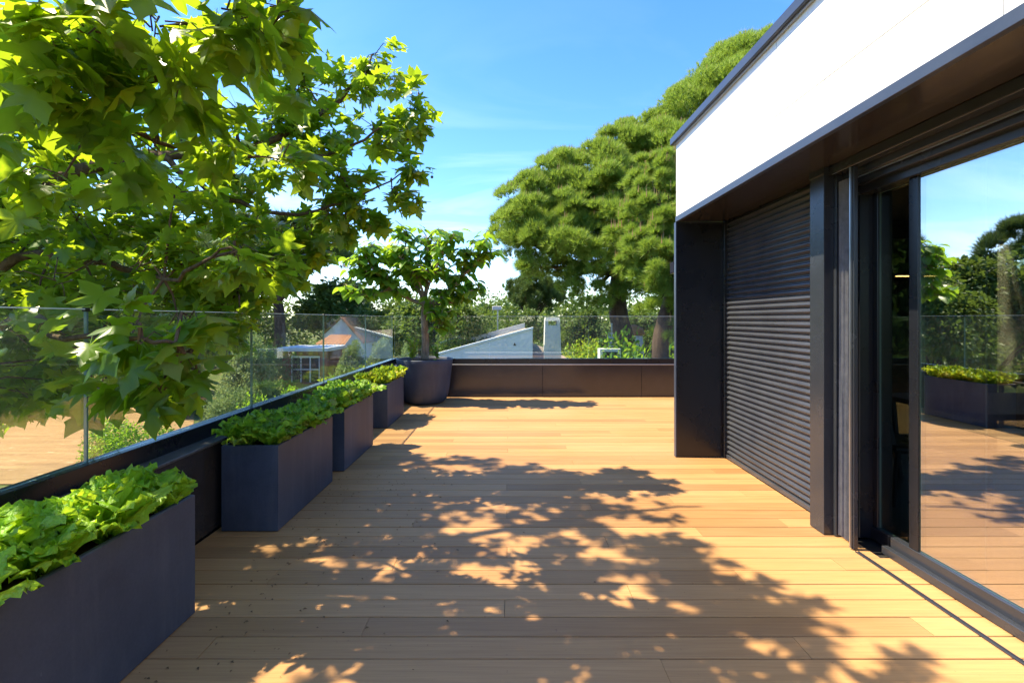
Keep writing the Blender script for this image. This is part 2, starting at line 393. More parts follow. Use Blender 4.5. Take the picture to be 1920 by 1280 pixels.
# ---- parapets with glass railing
def parapet(name, label, horiz, a, b, face, cuts):
    root = thing(name, label, 'parapet')
    for p, q in zip(cuts[:-1], cuts[1:]):
        m = MB()
        if horiz: m.bbox(p+.002, q-.002, face, face+.02, 0.012, 0.612)
        else: m.bbox(face-.02, face, p+.002, q-.002, 0.012, 0.612)
        m.build('panel', K['soffit'], root)
    m = MB(); c = MB()
    if horiz:
        m.box(a, b, face+.02, face+.25, -0.055, 0.611); c.bbox(a, b, face-.012, face+.25, 0.612, 0.632, .004)
    else:
        m.box(face-.22, face-.02, a, b, -0.055, 0.611); c.bbox(face-.215, face+.012, a, b, 0.612, 0.632, .004)
    m.build('core', K['black'], root); c.build('coping', K['granite'] if not horiz else K['alu'], root)
parapet('parapet', 'low dark brown metal parapet along the far end of the deck', True, -2.31, 9.0, 8.972, [-2.31, -1.26, .64, 2.55, 4.45, 6.35, 9.0])
parapet('parapet', 'low black parapet with granite coping behind the rectangular planters', False, -3.0, 8.96, -2.09, [-3, -1.15, .75, 2.60, 4.5, 6.4, 8.30, 8.96])
def glass_box(x0, x1, y0, y1, z0, z1, thin):
    m = MB(); m.box(x0, x1, y0, y1, z0, z1)
    # faces order: bottom, top, -y, +x, +y, -x
    m.mi = [1, 2, 0, 1, 0, 1] if thin == 'y' else [1, 2, 1, 0, 1, 0]
    return m
def railing(label, horiz, cuts, pos):
    root = thing('glass_railing', label, 'railing')
    m = MB()
    if horiz: m.bbox(-2.31, 9.0, pos-.045, pos+.045, 0.633, 0.737)
    else: m.bbox(pos-.045, pos+.05, -3.0, 8.985, 0.633, 0.737)
    m.build('base_channel', K['black'], root)
    g = 0.005
    for p, q in zip(cuts[:-1], cuts[1:]):
        if horiz: mb = glass_box(p+g, q-g, pos-.008, pos+.008, 0.7375, 1.555, 'y')
        else: mb = glass_box(pos-.008, pos+.008, p+g, q-g, 0.7375, 1.555, 'x')
        gp_ = mb.build('glass_panel', [K['railglass'], K['glassedge'], K['glasstop']], root)
        if horiz: te = MB().box(p+g-.0005, q-g+.0005, pos-.0086, pos+.0086, 1.5495, 1.5556)
        else: te = MB().box(pos-.0086, pos+.0086, p+g-.0005, q-g+.0005, 1.5495, 1.5556)
        te.build('edge_glint', K['glasstop'], gp_)  # added pale strip: the bright refracted line along the top, painted on
    for p in cuts[1:-1]:
        c = MB()
        if horiz: c.bbox(p-.014, p+.014, pos-.012, pos+.012, 1.54, 1.561)
        else: c.bbox(pos-.012, pos+.012, p-.014, p+.014, 1.54, 1.561)
        c.build('clip', K['black'], root)
railing('frameless glass railing on the far parapet in front of the white neighbouring roof', True, [-2.235, -.38, 1.54, 3.4, 5.3, 7.2, 9.0], 9.045)
railing('frameless glass railing along the left side behind the row of planters', False, [-2.4, -.7, .88, 2.48, 4.07, 5.65, 7.3, 8.97], -2.255)

# ================================================================ THE HOUSE ON THE RIGHT
house = thing('house', 'modern flat-roofed house with white cladding and black roller shutter', 'house', (0,0,0))
Y0, Y1 = -2.9, 5.06
# roof core, cladding panels
MB().box(1.842, 9.0, Y0, Y1-.03, 2.612, 3.396).build('roof', K['stucco'], house)
ys = [5.06, 4.62, 3.65, 2.68, 1.71, .74, -.23, -1.2, -2.17, -2.9]
for a, b in zip(ys[:-1], ys[1:]):
    MB().bbox(1.812, 1.838, b+.002, a-.002, 2.612, 2.873, .002).build('cladding_panel', K['white'], house)
ys2 = [5.06, 3.16, 1.23, -.7, -2.9]
for a, b in zip(ys2[:-1], ys2[1:]):
    MB().bbox(1.812, 1.838, b+.002, a-.002, 2.879, 3.394, .002).build('cladding_panel', K['white'], house)
MB().bbox(1.842, 9.0, 5.036, 5.062, 2.612, 3.394, .002).build('cladding_panel', K['white'], house)
MB().bbox(1.765, 1.95, Y0, 5.115, 3.40, 3.475, .004).box(1.95, 9.0, 4.95, 5.115, 3.40, 3.475).build('roof_edge', K['cap'], house)
MB().box(1.790, 1.838, Y0, 5.07, 3.386, 3.399).build('drip_strip', K['alu'], house)
MB().bbox(1.806, 1.842, Y0, 5.066, 2.553, 2.611, .002).build('fascia_trim', K['cap'], house)
# soffit panels
sy = [5.058, 3.31, 2.28, 1.0, -.9, -2.9]
for a, b in zip(sy[:-1], sy[1:]):
    MB().box(1.843, 2.42, b+.0015, a-.0015, 2.556, 2.575).build('soffit_panel', K['soffit'], house)
MB().box(2.425, 9.0, Y0, 4.98, 2.556, 2.610).build('ceiling', K['room'], house)
# end fin with its corner trim
MB().bbox(1.818, 2.345, 5.06, 5.10, 0.006, 2.5545, .002).build('end_wall', K['black'], house)
MB().bbox(1.806, 1.8175, 5.052, 5.105, 0.004, 2.5525, .001).build('corner_trim', K['cap'], house)
MB().bbox(1.8195, 2.335, 5.052, 5.0595, 2.535, 2.5545, .001).build('head_trim', K['metal'], house)
# roller shutter: guides, forty-eight curved slats
sh = MB(); sh.bbox(2.315, 2.36, 5.012, 5.0595, 0.003, 2.5548); sh.bbox(2.315, 2.36, 3.386, 3.40, 0.003, 2.5548); sh.box(2.372, 2.44, 3.386, 5.058, 0.003, 2.5548)
shutter = sh.build('roller_shutter', K['black'], house)
SP = 0.0532
prof = []
for i in range(9):
    t = i/8; prof.append((2.360 - 0.0185*math.sin(math.pi*t)**0.75, 0.004 + t*(SP-0.0085)))
prof = [(2.366, 0.0)] + [(2.357, 0.002)] + prof + [(2.357, SP-.003), (2.366, SP-.0005)]
n = len(prof); sm = MB()
sm.add([(x,3.4005,z) for x,z in prof] + [(x,5.0118,z) for x,z in prof], [(i+1, i, n+i, n+i+1) for i in range(n-1)])
sme = sm.mesh('slat', True); sme.materials.append(K['slat'])
for i in range(47):
    o = obj('slat', sme, None, shutter); o.location.z = 0.045 + i*SP; o.location.x = random.uniform(-.0008, .0008)
MB().bbox(2.335, 2.368, 3.4005, 5.0115, 0.004, 0.043, .003).build('bottom_bar', K['slat'], shutter)
# column between shutter and door
MB().bbox(2.185, 2.40, 3.235, 3.385, 0.004, 2.5545, .002).build('column', K['metal'], house)
MB().bbox(2.180, 2.30, 3.228, 3.39, 2.505, 2.5548, .001).build('column_head', K['metal'], house)
# pleated insect screen folded against the column
pm = MB(); k = 44; zs = (0.02, 1.2, 2.44); vs = []; fs = []
for i in range(k+1):
    y = 3.055 + 0.145*i/k
    for j, z in enumerate(zs):
        vs.append((2.262 + (0.022 if i % 2 else 0) + 0.004*math.sin(i*.7+j), y + .004*math.sin(j*2+i*.5), z))
for i in range(k):
    for j in range(2): fs.append((3*i+j, 3*i+3+j, 3*i+4+j, 3*i+1+j))
pm.add(vs, fs); screen = pm.build('insect_screen', K['screen'], house)
MB().bbox(2.232, 2.262, 3.018, 3.050, 0.009, 2.49, .003).bbox(2.224, 2.2315, 3.024, 3.032, 0.009, 2.49, .002).build('pull_bar', K['metal'], screen)
MB().bbox(2.2235, 2.231, 3.037, 3.047, 0.009, 2.49, .001).build('edge_strip', K['alu'], screen)
MB().bbox(2.25, 2.31, 3.206, 3.2335, 0.004, 2.49, .002).build('side_jamb', K['metal'], screen)
# sliding door
door_head = MB()
door_head.bbox(2.215, 2.290, Y0, 3.2335, 2.492, 2.5545, .003).bbox(2.291, 2.345, Y0, 3.2335, 2.447, 2.5545, .003).bbox(2.346, 2.395, Y0, 3.2335, 2.402, 2.5545, .003).bbox(2.396, 2.56, Y0, 3.2335, 2.352, 2.5545, .003)
door = door_head.build('sliding_door', K['metal'], house)
MB().box(2.2165, 2.2185, Y0, 3.2, 2.4905, 2.4918).box(2.318, 2.324, Y0, 3.2, 2.440, 2.4468).build('brush_seal', K['alu'], door)
MB().bbox(2.385, 2.425, Y0, 2.985, 0.003, 0.052, .003).bbox(2.4255, 2.475, Y0, 2.965, 0.003, 0.115, .003).build('bottom_rail', K['metal'], door)
MB().bbox(2.476, 2.60, Y0, 3.2335, 0.003, 0.088, .003).build('threshold', K['black'], door)
MB().bbox(2.40, 2.62, 3.19, 3.2335, 0.003, 2.352, .003).build('jamb', K['black'], door)
MB().bbox(2.49, 2.53, 3.150, 3.1895, 0.089, 2.351, .002).build('stile', K['black'], door)
MB().bbox(2.432, 2.468, 2.772, 2.835, 0.116, 2.351, .002).build('stile', K['black'], door)
glass_box(2.442, 2.458, Y0, 2.7715, 0.116, 2.351, 'x').build('glass_panel', [K['coated'], K['glassedge'], K['glasstop']], door)
glass_box(2.504, 2.516, 2.45, 3.1495, 0.089, 2.351, 'x').build('glass_panel', [K['clear'], K['glassedge'], K['glasstop']], door)
MB().box(2.470, 2.488, 2.842, 2.852, 0.116, 2.351).build('edge_strip', K['alu'], door)
# the room behind: floor, walls, window in the end wall
MB().box(2.60, 9.0, Y0, 4.97, -0.02, 0.06).build('interior_floor', K['roomfloor'], house)
MB().box(2.441, 2.66, 3.2345, 5.0, 0.003, 2.5548).build('inner_wall', K['room'], house)
MB().box(8.9, 9.0, Y0, 4.97, 0.06, 2.556).build('inner_wall', K['room'], house)
ew = MB(); ew.box(2.346, 2.70, 5.0, 5.06, -0.02, 2.611); ew.box(2.70, 9, 5.0, 5.06, 2.36, 2.611); ew.box(5.14, 5.24, 5.0, 5.06, -0.02, 2.36); ew.box(8.9, 9, 5.0, 5.06, -0.02, 2.36); ew.box(2.70, 8.9, 5.0, 5.06, -0.02, 0.07)
win = ew.build('end_window', K['black'], house)
for a, b, gk in ((2.70, 5.14, 'dimmed'), (5.24, 8.9, 'open')): glass_box(a+.001, b-.001, 5.025, 5.035, 0.071, 2.359, 'y').build('glass_panel', [K[gk], K['glassedge'], K['glasstop']], win)  # left pane darkened by its tint, right pane kept plain
# wall light on the far side of the corner
wl_ = thing('wall_light', 'small black box wall light at the corner of the house', 'wall light', (1.85, 5.101, 2.07))
MB().bbox(-.045, .045, .018, .13, -.06, .06, .004).build('body', K['lampblack'], wl_); MB().bbox(-.03, .03, .001, .0175, -.045, .045).build('back_plate', K['metal'], wl_)
MB().box(-.035, .035, .03, .12, -.0625, -.0602).build('lens', K['alu'], wl_)
# inside: linear lamps, dark table and chairs
for i, (x, y, z, L, lab) in enumerate([(3.55, 4.55, 2.40, .34, 'short glowing linear ceiling lamp seen highest through the dark glass'), (3.62, 4.7, 1.99, .16, 'small glowing linear lamp hanging lower behind the dark glass'), (4.1, 4.7, 1.93, .4, 'low hanging linear lamp next to the sliding glass edge')]):
    t = thing('linear_lamp', lab, 'lamp', (x, y, z), 'linear lamps in the room')
    MB().bbox(-L/2, L/2, -.02, .02, .006, .03, .002).build('housing', K['black'], t); MB().box(-L/2+.01, L/2-.01, -.014, .014, 0, .0055).build('light_strip', K['lamp'], t)
    MB().tube([(0,0,.03),(0,0,2.555-z)], .003, 5).build('cord', K['black'], t)
t = thing('dining_table', 'dark dining table in the unlit room behind the sliding door', 'table', (4.4, 3.9, 0.06))
MB().bbox(-.95, .95, -.5, .5, .70, .745, .004).build('table_top', K['tablewood'], t)
for sx in (-1, 1):
    for sy_ in (-1, 1): MB().tube([(sx*.8, sy_*.40, 0), (sx*.85, sy_*.43, .70)], [.03, .035], 8).build('leg', K['black'], t)
def chair(x, y, rz, lab):
    t = thing('dining_chair', lab, 'chair', (x, y, .06), 'dark chairs at the dining table', rz)
    MB().bbox(-.23, .23, -.22, .22, .42, .47, .015).build('seat', K['black'], t)
    b = MB(); b.add([(-.22,.20,.48),(.22,.20,.48),(.22,.27,.90),(-.22,.27,.90),(-.22,.23,.48),(.22,.23,.48),(.22,.30,.90),(-.22,.30,.90)], [(3,2,1,0),(4,5,6,7),(0,1,5,4),(1,2,6,5),(2,3,7,6),(3,0,4,7)]); b.build('backrest', K['black'], t)
    for sx in (-1, 1):
        for s2 in (-1, 1): MB().tube([(sx*.22, s2*.22, 0), (sx*.19, s2*.18, .42)], [.014, .018], 6).build('leg', K['black'], t)
chair(3.2, 3.75, R(80), 'dark dining chair at the near end of the table inside')
chair(4.0, 3.15, R(184), 'dark dining chair on the door side of the table inside')
# closed parasol on the deck beyond the room
ps = thing('closed_parasol', 'closed parasol in a beige fabric cover seen through the glass on the right', 'parasol', (6.55, 6.2, 0))
MB().lathe([(0,.0),(.33,.0),(.33,.05),(.05,.08),(0,.08)], n=24).build('base', K['black'], ps)
MB().tube([(0,0,.08),(0,0,2.55)], .025, 10).build('pole', K['metal'], ps)
MB().lathe([(.05,.62),(.17,.66),(.20,.9),(.23,1.2),(.20,1.26),(.22,1.35),(.19,1.8),(.13,2.2),(.06,2.48),(.0,2.5)], n=48, wob=lambda a, z: 1 + .10*math.sin(7*a + 2*z) + .05*math.sin(13*a - 5*z)).build('cover', K['beige'], ps, True)

# ================================================================ PLANTERS AND LETTUCES
def lettuce_leaf(seed, L=0.17, W=0.15, ruff=0.022, nu=17, nv=11, curl=0.9):
    """frilled blade standing on its base, arching outward along +y"""
    r = random.Random(seed); V = []; T = []
    ph = [r.uniform(0, 6.28) for _ in range(8)]
    for j in range(nv):
        v = j/(nv-1)
        prof = np.interp(v, [0, .2, .45, .7, .88, 1], [.16, .40, .84, 1.0, .92, .58])
        for i in range(nu):
            u = -1 + 2*i/(nu-1); e = abs(u)
            edge = max(e**2*(.3+.7*v), v**4)
            x = u*W/2*prof*(1 + .07*math.sin(23*v+ph[5])*(e > .9))
            y = .30*L*curl*v*v - .16*W*(1-u*u)*(1-v)
            z = L*v*(1 - .16*v*e*e) - .10*L*curl*v**4 + (.05*L*math.sin(11*u+ph[6]) if j == nv-1 else 0)
            y += ruff*edge*(math.sin(10*v + 6*u + ph[0]) + .7*math.sin(19*v - 13*u + ph[1])) + .006*math.sin(9*u+7*v+ph[7])
            z += .55*ruff*edge*math.sin(14*u + 9*v + ph[2])
            x += .5*ruff*edge*math.sin(16*v + ph[4])
            if e > .8 or v > .85: y += .007*math.sin(38*v + 29*u + ph[3]); z += .005*math.sin(31*u + ph[1])
            V.append((x, y, z))
    for j in range(nv-1):
        for i in range(nu-1):
            a = j*nu+i; T += [(a, a+1, a+nu+1), (a, a+nu+1, a+nu)]
    return V, T
def leaf_meshes(prefix, n, mat, **kw):
    out = []
    for s in range(n):
        V, T = lettuce_leaf(s*13 + len(prefix), **kw); me = trimesh('leaf', V, T, None, True); me.materials.append(mat); out.append(me)
    return out
LETT = {
    'curly': leaf_meshes('curly', 7, K['lettuce'], L=.21, W=.19, ruff=.010),
    'oak': leaf_meshes('oakk', 7, K['oakleaf'], L=.19, W=.13, ruff=.014, curl=1.1),
    'yellow': leaf_meshes('yellow', 6, K['yellow'], L=.17, W=.085, ruff=.020, curl=.7),
    'feather': leaf_meshes('feather', 5, K['yellow'], L=.20, W=.045, ruff=.018, curl=.5),
}
def lettuce(kind, loc, size, label, group, nl=15):
    t = thing('lettuce', label, 'lettuce', loc, group, random.uniform(0, 6.28))
    for i in range(nl):
        me = random.choice(LETT[kind]); o = obj('leaf', me, None, t)
        ring = i/nl; az = i*2.4 + random.uniform(-.3, .3)
        tilt = -.02 + 0.80*ring**1.2 + random.uniform(-.15, .2)
        s = size*(0.86 + 0.16*ring + random.uniform(-.16, .12))
        d = .012 + .03*ring
        o.matrix_local = Matrix.Translation((math.sin(-az)*d*1.0, math.cos(az)*d, -.01*ring)) @ Matrix.Rotation(az, 4, 'Z') @ Matrix.Rotation(-tilt*.85, 4, 'X') @ Matrix.Diagonal((s*random.uniform(.9,1.15), s, s, 1))
    return t
def planter(y0, y1, xf, label, H=.605, W=.40):
    L = y1-y0; t = thing('planter', label, 'planter', (xf-W/2, (y0+y1)/2, 0.004), 'rectangular planters along the railing')
    m = MB(); w = .022; b = .005
    # tub: outer faces slightly chamfered, inner faces down to the soil
    def ring(hw, hl, z): return [(-hw,-hl,z),(hw,-hl,z),(hw,hl,z),(-hw,hl,z)]
    hw, hl = W/2, L/2
    rs = [ring(hw-b, hl-b, 0), ring(hw, hl, b), ring(hw, hl, H-b), ring(hw-b, hl-b, H), ring(hw-w, hl-w, H), ring(hw-w-.002, hl-w-.002, H-.10)]
    vs = [p for r_ in rs for p in r_]; fs = [(3,2,1,0)]
    for i in range(len(rs)-1):
        for k in range(4): a = i*4+k; c = i*4+(k+1) % 4; fs.append((a, c, c+4, a+4))
    m.add(vs, fs); m.build('tub', K['planter'], t)
    s = MB(); nx, ny = 8, 18; vs = []; fs = []
    for i in range(ny):
        for j in range(nx):
            vs.append(((-1+2*j/(nx-1))*(hw-w-.001), (-1+2*i/(ny-1))*(hl-w-.001), H-.055 + random.uniform(-.014, .014)))
    for i in range(ny-1):
        for j in range(nx-1): a = i*nx+j; fs.append((a, a+1, a+nx+1, a+nx))
    s.add(vs, fs); s.build('soil', K['soil'], t, True)
    return t
ORD = ['first', 'second', 'third', 'fourth', 'fifth', 'sixth', 'seventh', 'eighth']
PL = [(1.30, 2.373, -1.602, 'nearest slate-grey rectangular planter, cut by the lower left frame edge', 'nearest planter', 'curly', 1.12, 4, 'bright green curly lettuce', 14),
      (3.283, 4.29, -1.63, 'slate-grey rectangular planter of dense lettuce, second from the camera', 'second planter', 'oak', 1.3, 5, 'deep green frilly lettuce', 16),
      (4.58, 5.54, -1.622, 'slate-grey rectangular planter of lettuce, third from the camera', 'third planter', 'oak', 1.25, 5, 'leafy green lettuce', 15),
      (6.39, 7.36, -1.672, 'slate-grey rectangular planter just before the round fig pot', 'planter by the fig pot', 'yellow', 1.25, 5, 'yellow-green young lettuce', 15)]
for (y0, y1, xf, lab, short, kind, size, nrow, look, nl) in PL:
    planter(y0, y1, xf, lab)
    for side, xo in (('deck', -.105), ('railing', -.295)):
        for i in range(nrow):
            y = y1 - .10 - (y1-y0-.2)*i/(nrow-1) + random.uniform(-.02, .02)
            k = kind
            if short == 'planter by the fig pot' and i == 0: k = 'feather'
            lettuce(k, (xf + xo + random.uniform(-.02, .02), y, .572), size*random.uniform(.78, 1.2), f'{look} in {short}, {ORD[i]} from its far end, {side} side', 'lettuces in the planters', nl)

# ================================================================ GENERIC FOLIAGE
def leaf_template(kind):
    if kind == 'plane':
        half = [(.05,-.01),(.24,-.10),(.46,-.10),(.36,.06),(.25,.17),(.44,.24),(.66,.47),(.46,.45),(.20,.43),(.27,.60),(.18,.68),(.10,.82)]
        out = [(0,0)] + half + [(0,1.0)] + [(-x,y) for x,y in reversed(half)]
        V = [(0,.30)] + out
        def zf(x, y): return -.28*abs(x)**1.5 - .22*max(0, y-.3)**2 + .03*math.sin(9*y+7*x)
        V3 = [(x, y, zf(x,y)) for x,y in V]; V3[0] = (0,.30,.035)
        n = len(out); T = [(0, 1+i, 1+(i+1) % n) for i in range(n)]
        b = len(V3); V3 += [(-.012,0,0),(.012,0,0),(.008,-.42,.10),(-.008,-.42,.10)]; T += [(b,b+2,b+1),(b,b+3,b+2)]
        return np.array(V3), np.array(T)
    if kind == 'fig':
        out = [(0,0),(.16,-.07),(.34,.06),(.42,.28),(.37,.52),(.22,.80),(0,1.02),(-.22,.80),(-.37,.52),(-.42,.28),(-.34,.06),(-.16,-.07)]
        V = [(0,.4,.0)] + [(x, y, .22*abs(x) - .30*(y-.3)**2) for x,y in out]
        n = len(out); T = [(0, 1+i, 1+(i+1) % n) for i in range(n)]
        b = len(V); V += [(-.014,0,0),(.014,0,0),(.01,-.35,.06),(-.01,-.35,.06)]; T += [(b,b+2,b+1),(b,b+3,b+2)]
        return np.array(V), np.array(T)
    if kind == 'oval':
        V = [(0,0,0),(.26,.35,.07),(.2,.75,.02),(0,1,-.1),(-.2,.75,.02),(-.26,.35,.07),(0,.5,-.02)]
        return np.array(V), np.array([(6,0,1),(6,1,2),(6,2,3),(6,3,4),(6,4,5),(6,5,0)])
    if kind == 'tuft':                             # brush of pine needles round +y
        V = []; T = []; r = random.Random(3)
        for i in range(9):
            a = i*2.4; sp = .25 + .55*((i*37) % 9)/9
            d = Vector((math.sin(a)*sp, 1-.30*sp, math.cos(a)*sp)).normalized()*(.85+.3*r.random())
            s = Vector((math.cos(a), 0, -math.sin(a)))*.038
            b = len(V); o = Vector((0, .10*i/9, 0)); V += [tuple(o-s), tuple(o+s), tuple(o+d)]; T.append((b, b+1, b+2))
        return np.array(V), np.array(T)
def unit(n, rng=RNG):
    v = rng.normal(size=(n,3)); return v/np.linalg.norm(v, axis=1, keepdims=True)

# ================================================================ PLANE TREE OVER THE LEFT SIDE
TR = [Vector(p) for p in ((-5.7,3.1,GZ-.1),(-5.55,3.05,-1.5),(-5.4,3.0,.2),(-5.2,2.95,2.0),(-4.9,2.85,3.8),(-4.5,2.8,5.4),(-4.2,2.8,7.0))]
plane = thing('plane_tree', 'large plane tree with lobed leaves reaching over the left side of the deck', 'tree', TR[0])
def loc(pts): return [Vector(p) - TR[0] for p in pts]
MB().tube(loc(TR), [.34,.27,.23,.19,.15,.10,.05], 14).build('trunk', K['bark'], plane, True)
def smooth(path, sub=5):
    path = [Vector(p) for p in path]; out = []
    for i in range(len(path)-1):
        p0 = path[max(i-1,0)]; p1 = path[i]; p2 = path[i+1]; p3 = path[min(i+2, len(path)-1)]
        for k in range(sub):
            t = k/sub
            out.append(.5*((2*p1) + (p2-p0)*t + (2*p0-5*p1+4*p2-p3)*t*t + (3*p1-p0-3*p2+p3)*t**3))
    out.append(path[-1]); return out
LIMBS = [
    ([(-5.38,3,.4),(-4.7,3.6,1.6),at(60,360,4.0),at(270,295,4.0),at(430,290,4.2),at(580,230,4.4),at(690,130,4.6)], .075),
    ([(-5.42,3,.1),(-4.6,3.5,.9),at(0,500,3.7),at(160,488,3.7),at(270,512,3.8),at(420,560,4.1),at(540,515,4.4)], .05),
    ([(-5.2,2.95,1.9),(-3.9,2.6,2.5),at(0,130,2.6),at(150,80,2.4),at(240,160,2.4),at(400,100,2.3),at(540,20,2.3)], .05),
    ([(-5.42,3,0),(-4.4,2.9,.3),at(0,620,2.7),at(130,630,2.4),at(290,640,2.2),at(360,660,2.3)], .03),
    ([at(300,290,4.0),at(420,370,4.1),at(560,400,4.2),at(660,370,4.2),at(770,320,4.3)], .028),
    ([at(430,290,4.2),at(560,300,4.3),at(680,260,4.3),at(785,195,4.3)], .026),
    ([(-5.0,2.9,3.2),(-3.6,2.3,4.2),(-2.2,1.9,4.9),(-1.2,1.8,5.0)], .07),
    ([(-4.8,2.85,4.2),(-3.4,3.4,4.9),(-2.2,3.8,4.9),(-1.4,3.9,4.7)], .06),
    ([(-4.9,2.85,3.8),(-3.4,1.4,4.4),(-2.2,.9,4.6),(-1.5,.6,4.6)], .06),
    ([at(150,80,2.4),at(260,250,2.5),at(420,280,2.6),at(530,300,2.8)], .018),
    ([at(270,512,3.8),at(330,520,3.2),at(420,470,2.8),at(450,480,2.7)], .018),
    ([(-5.45,3.05,-.4),(-4.7,4.0,.5),at(60,600,4.2),at(220,600,4.4),at(360,580,4.6)], .04),
]
SAMP = []
for path, r0 in LIMBS:
    sp = smooth(path); n = len(sp)
    for i in range(1, n-1): sp[i] = sp[i] + Vector([random.uniform(-.02,.02) for _ in range(3)])
    MB().tube(loc(sp), [r0*(1-.82*i/(n-1)) for i in range(n)], 8).build('branch', K['bark'], plane, True)
    SAMP += sp[n//4:]
SAMPA = np.array([tuple(p) for p in SAMP])
LOBES = []                                        # centre, radius, number of twigs
def lb(px, py, Y, r, n=5): LOBES.append((np.array(at(px, py, Y)), r, n))
for a in [(705,105,4.6,.28,6),(640,170,4.5,.34,6),(735,150,4.5,.16,2),(785,185,4.3,.15,3),(760,235,4.3,.22,5),(700,245,4.4,.30,6),(600,250,4.4,.38,8),(560,160,4.4,.38,8),(500,235,4.3,.42,9),
          (775,318,4.3,.17,4),(735,360,4.3,.22,5),(680,385,4.25,.26,6),(630,330,4.2,.34,7),(615,400,4.2,.30,6),(560,310,4.1,.32,6),(650,425,4.2,.15,3),(585,440,4.2,.18,3),
          (440,330,4.2,.45,8),(350,250,4.2,.5,9),(250,330,4.3,.6,10),(150,250,4.3,.6,10),(50,330,4.2,.6,10),(420,420,4.4,.38,6),(330,430,4.2,.45,8),(200,440,4.0,.55,9),(70,470,4.0,.55,9),
          (550,500,4.5,.22,5),(490,520,4.4,.34,7),(400,550,4.2,.36,7),(300,560,3.9,.42,8),(180,570,3.8,.45,8),(60,590,3.6,.45,8),(450,590,3.9,.20,4),(340,620,3.5,.26,5),
          (110,670,3.5,.32,6),(10,700,3.4,.36,6),(230,670,3.2,.2,3),(430,480,4.2,.3,5),(-60,400,3.6,.6,8),(-80,600,3.2,.5,6),(-60,200,3.6,.6,8),
          # near, big leaves
          (300,50,2.05,.26,6),(420,30,2.15,.26,6),(520,20,2.3,.22,5),(180,60,2.05,.28,6),(60,70,2.0,.28,6),(360,160,2.3,.24,4),(200,190,2.3,.26,4),(480,110,2.6,.26,5),(80,200,2.3,.26,4),
          (290,275,2.5,.2,3),(440,280,2.7,.22,4),(530,300,2.9,.16,3),(120,330,2.6,.25,3),(440,480,2.7,.16,3),(500,500,3.1,.2,3),(350,590,2.4,.14,2),(260,640,2.2,.14,2),(330,680,2.25,.12,2),(190,620,2.2,.14,2),(60,640,2.4,.2,3),
          (520,465,4.4,.28,6),(585,480,4.35,.2,5),(450,540,4.1,.28,6),(380,590,3.9,.28,5),(330,530,3.7,.3,5),(150,400,3.6,.4,6),(260,500,3.3,.35,5),(120,520,3.2,.35,5),(380,500,3.6,.3,5),(60,740,3.3,.25,4),(180,720,2.9,.2,3),(370,700,2.5,.14,2),(300,730,2.3,.12,2),(240,700,2.4,.14,2),(470,430,4.0,.28,4),(20,250,3.0,.4,6),(330,350,3.4,.35,5),(40,660,3.8,.35,5),(150,640,3.8,.32,5),(250,610,3.9,.32,5),(330,660,3.6,.22,4),(20,750,3.7,.28,4),(130,715,3.6,.22,4),(410,630,3.9,.22,4),(60,540,4.2,.4,6),(240,520,4.3,.4,6),(0,40,2.2,.25,3)]: lb(*a)
# the crown above the picture: throws the dappled shade
def edge(Y):                                      # how far right the shade reaches on the deck
    return float(np.interp(Y, [.2, 1.6, 2.3, 2.7, 3.2, 4.0, 4.6, 5.3, 5.9], [1.9, 1.95, 1.95, 1.6, 1.3, 1.28, .7, -.4, -1.3]))
rr = random.Random(21)
SPRAY = []
for k in range(400):
    Y = rr.uniform(-.1, 5.3); xs = edge(Y) - .12 - (edge(Y) + 2.9)*rr.random()**1.15; zmin = max(3.15, EYE + (598+70)*max(Y, .6)/F + .12)
    z = zmin + (6.0-zmin)*rr.random()**1.4; x = xs - .625*z
    if x < -6 or zmin > 5.6: continue
    if Y < 3.0 and xs < .7 and rr.random() < .72: continue
    SPRAY.append(np.array((x, Y, z)))
for c in SPRAY[::11]: LOBES.append((c, .16, 1))
for c in SPRAY: LOBES.append((c, -rr.uniform(.13, .26), 2))
for j in range(11):                               # back of the crown, towards the trunk
    LOBES.append((np.array((rr.uniform(-7.5,-4.4), rr.uniform(2.9,5.2), rr.uniform(1.0,4.6))), .6, 6))
tw = MB(); LP, LT, LN, LS = [], [], [], []
sunv = np.array(-SUN_DIR)
for c, r, ntw in LOBES:
    d2 = ((SAMPA - c)**2).sum(1); s0 = SAMPA[np.argmin(d2)]
    small = r < 0; r = abs(r)
    if np.sqrt(d2.min()) < 2.2 and not small:
        mid = (s0 + c)/2 + np.array((0,0,.08)); tw.tube([s0, mid, c], [.011, .008, .005], 5, False)
    for t in range(ntw):
        u = unit(1)[0]; u[2] *= .7; e = c + u*r*RNG.uniform(.75, 1.05)
        st = c + unit(1)[0]*r*.15
        m_ = (st+e)/2 + np.array((0,0,.05)); tw.tube([st, m_, e], [.0045, .0035, .002], 4, False)
        td = e - st; td /= np.linalg.norm(td) + 1e-9
        nl = 4 if small else (int(4 + 8*r) + 1 if c[1] < 3.1 else int(5 + 12*r) + 2)
        for q in range(nl):
            f = RNG.uniform(.15, 1.05); p = st + (e-st)*f + unit(1)[0]*(.03+.10*r)
            tip = td*.55 + unit(1)[0]*.75 + np.array((0,0,-.45)); nn = np.array((0,0,.75)) + sunv*.35 + unit(1)[0]*.62
            tip /= np.linalg.norm(tip)
            LP.append(p + tip*.05); LT.append(tip); LN.append(nn); LS.append(RNG.uniform(.095, .165) if c[1] > 3.1 else RNG.uniform(.115, .20))
LP, LT, LN, LS = map(np.array, (LP, LT, LN, LS)); LR = frames(LT, LN)
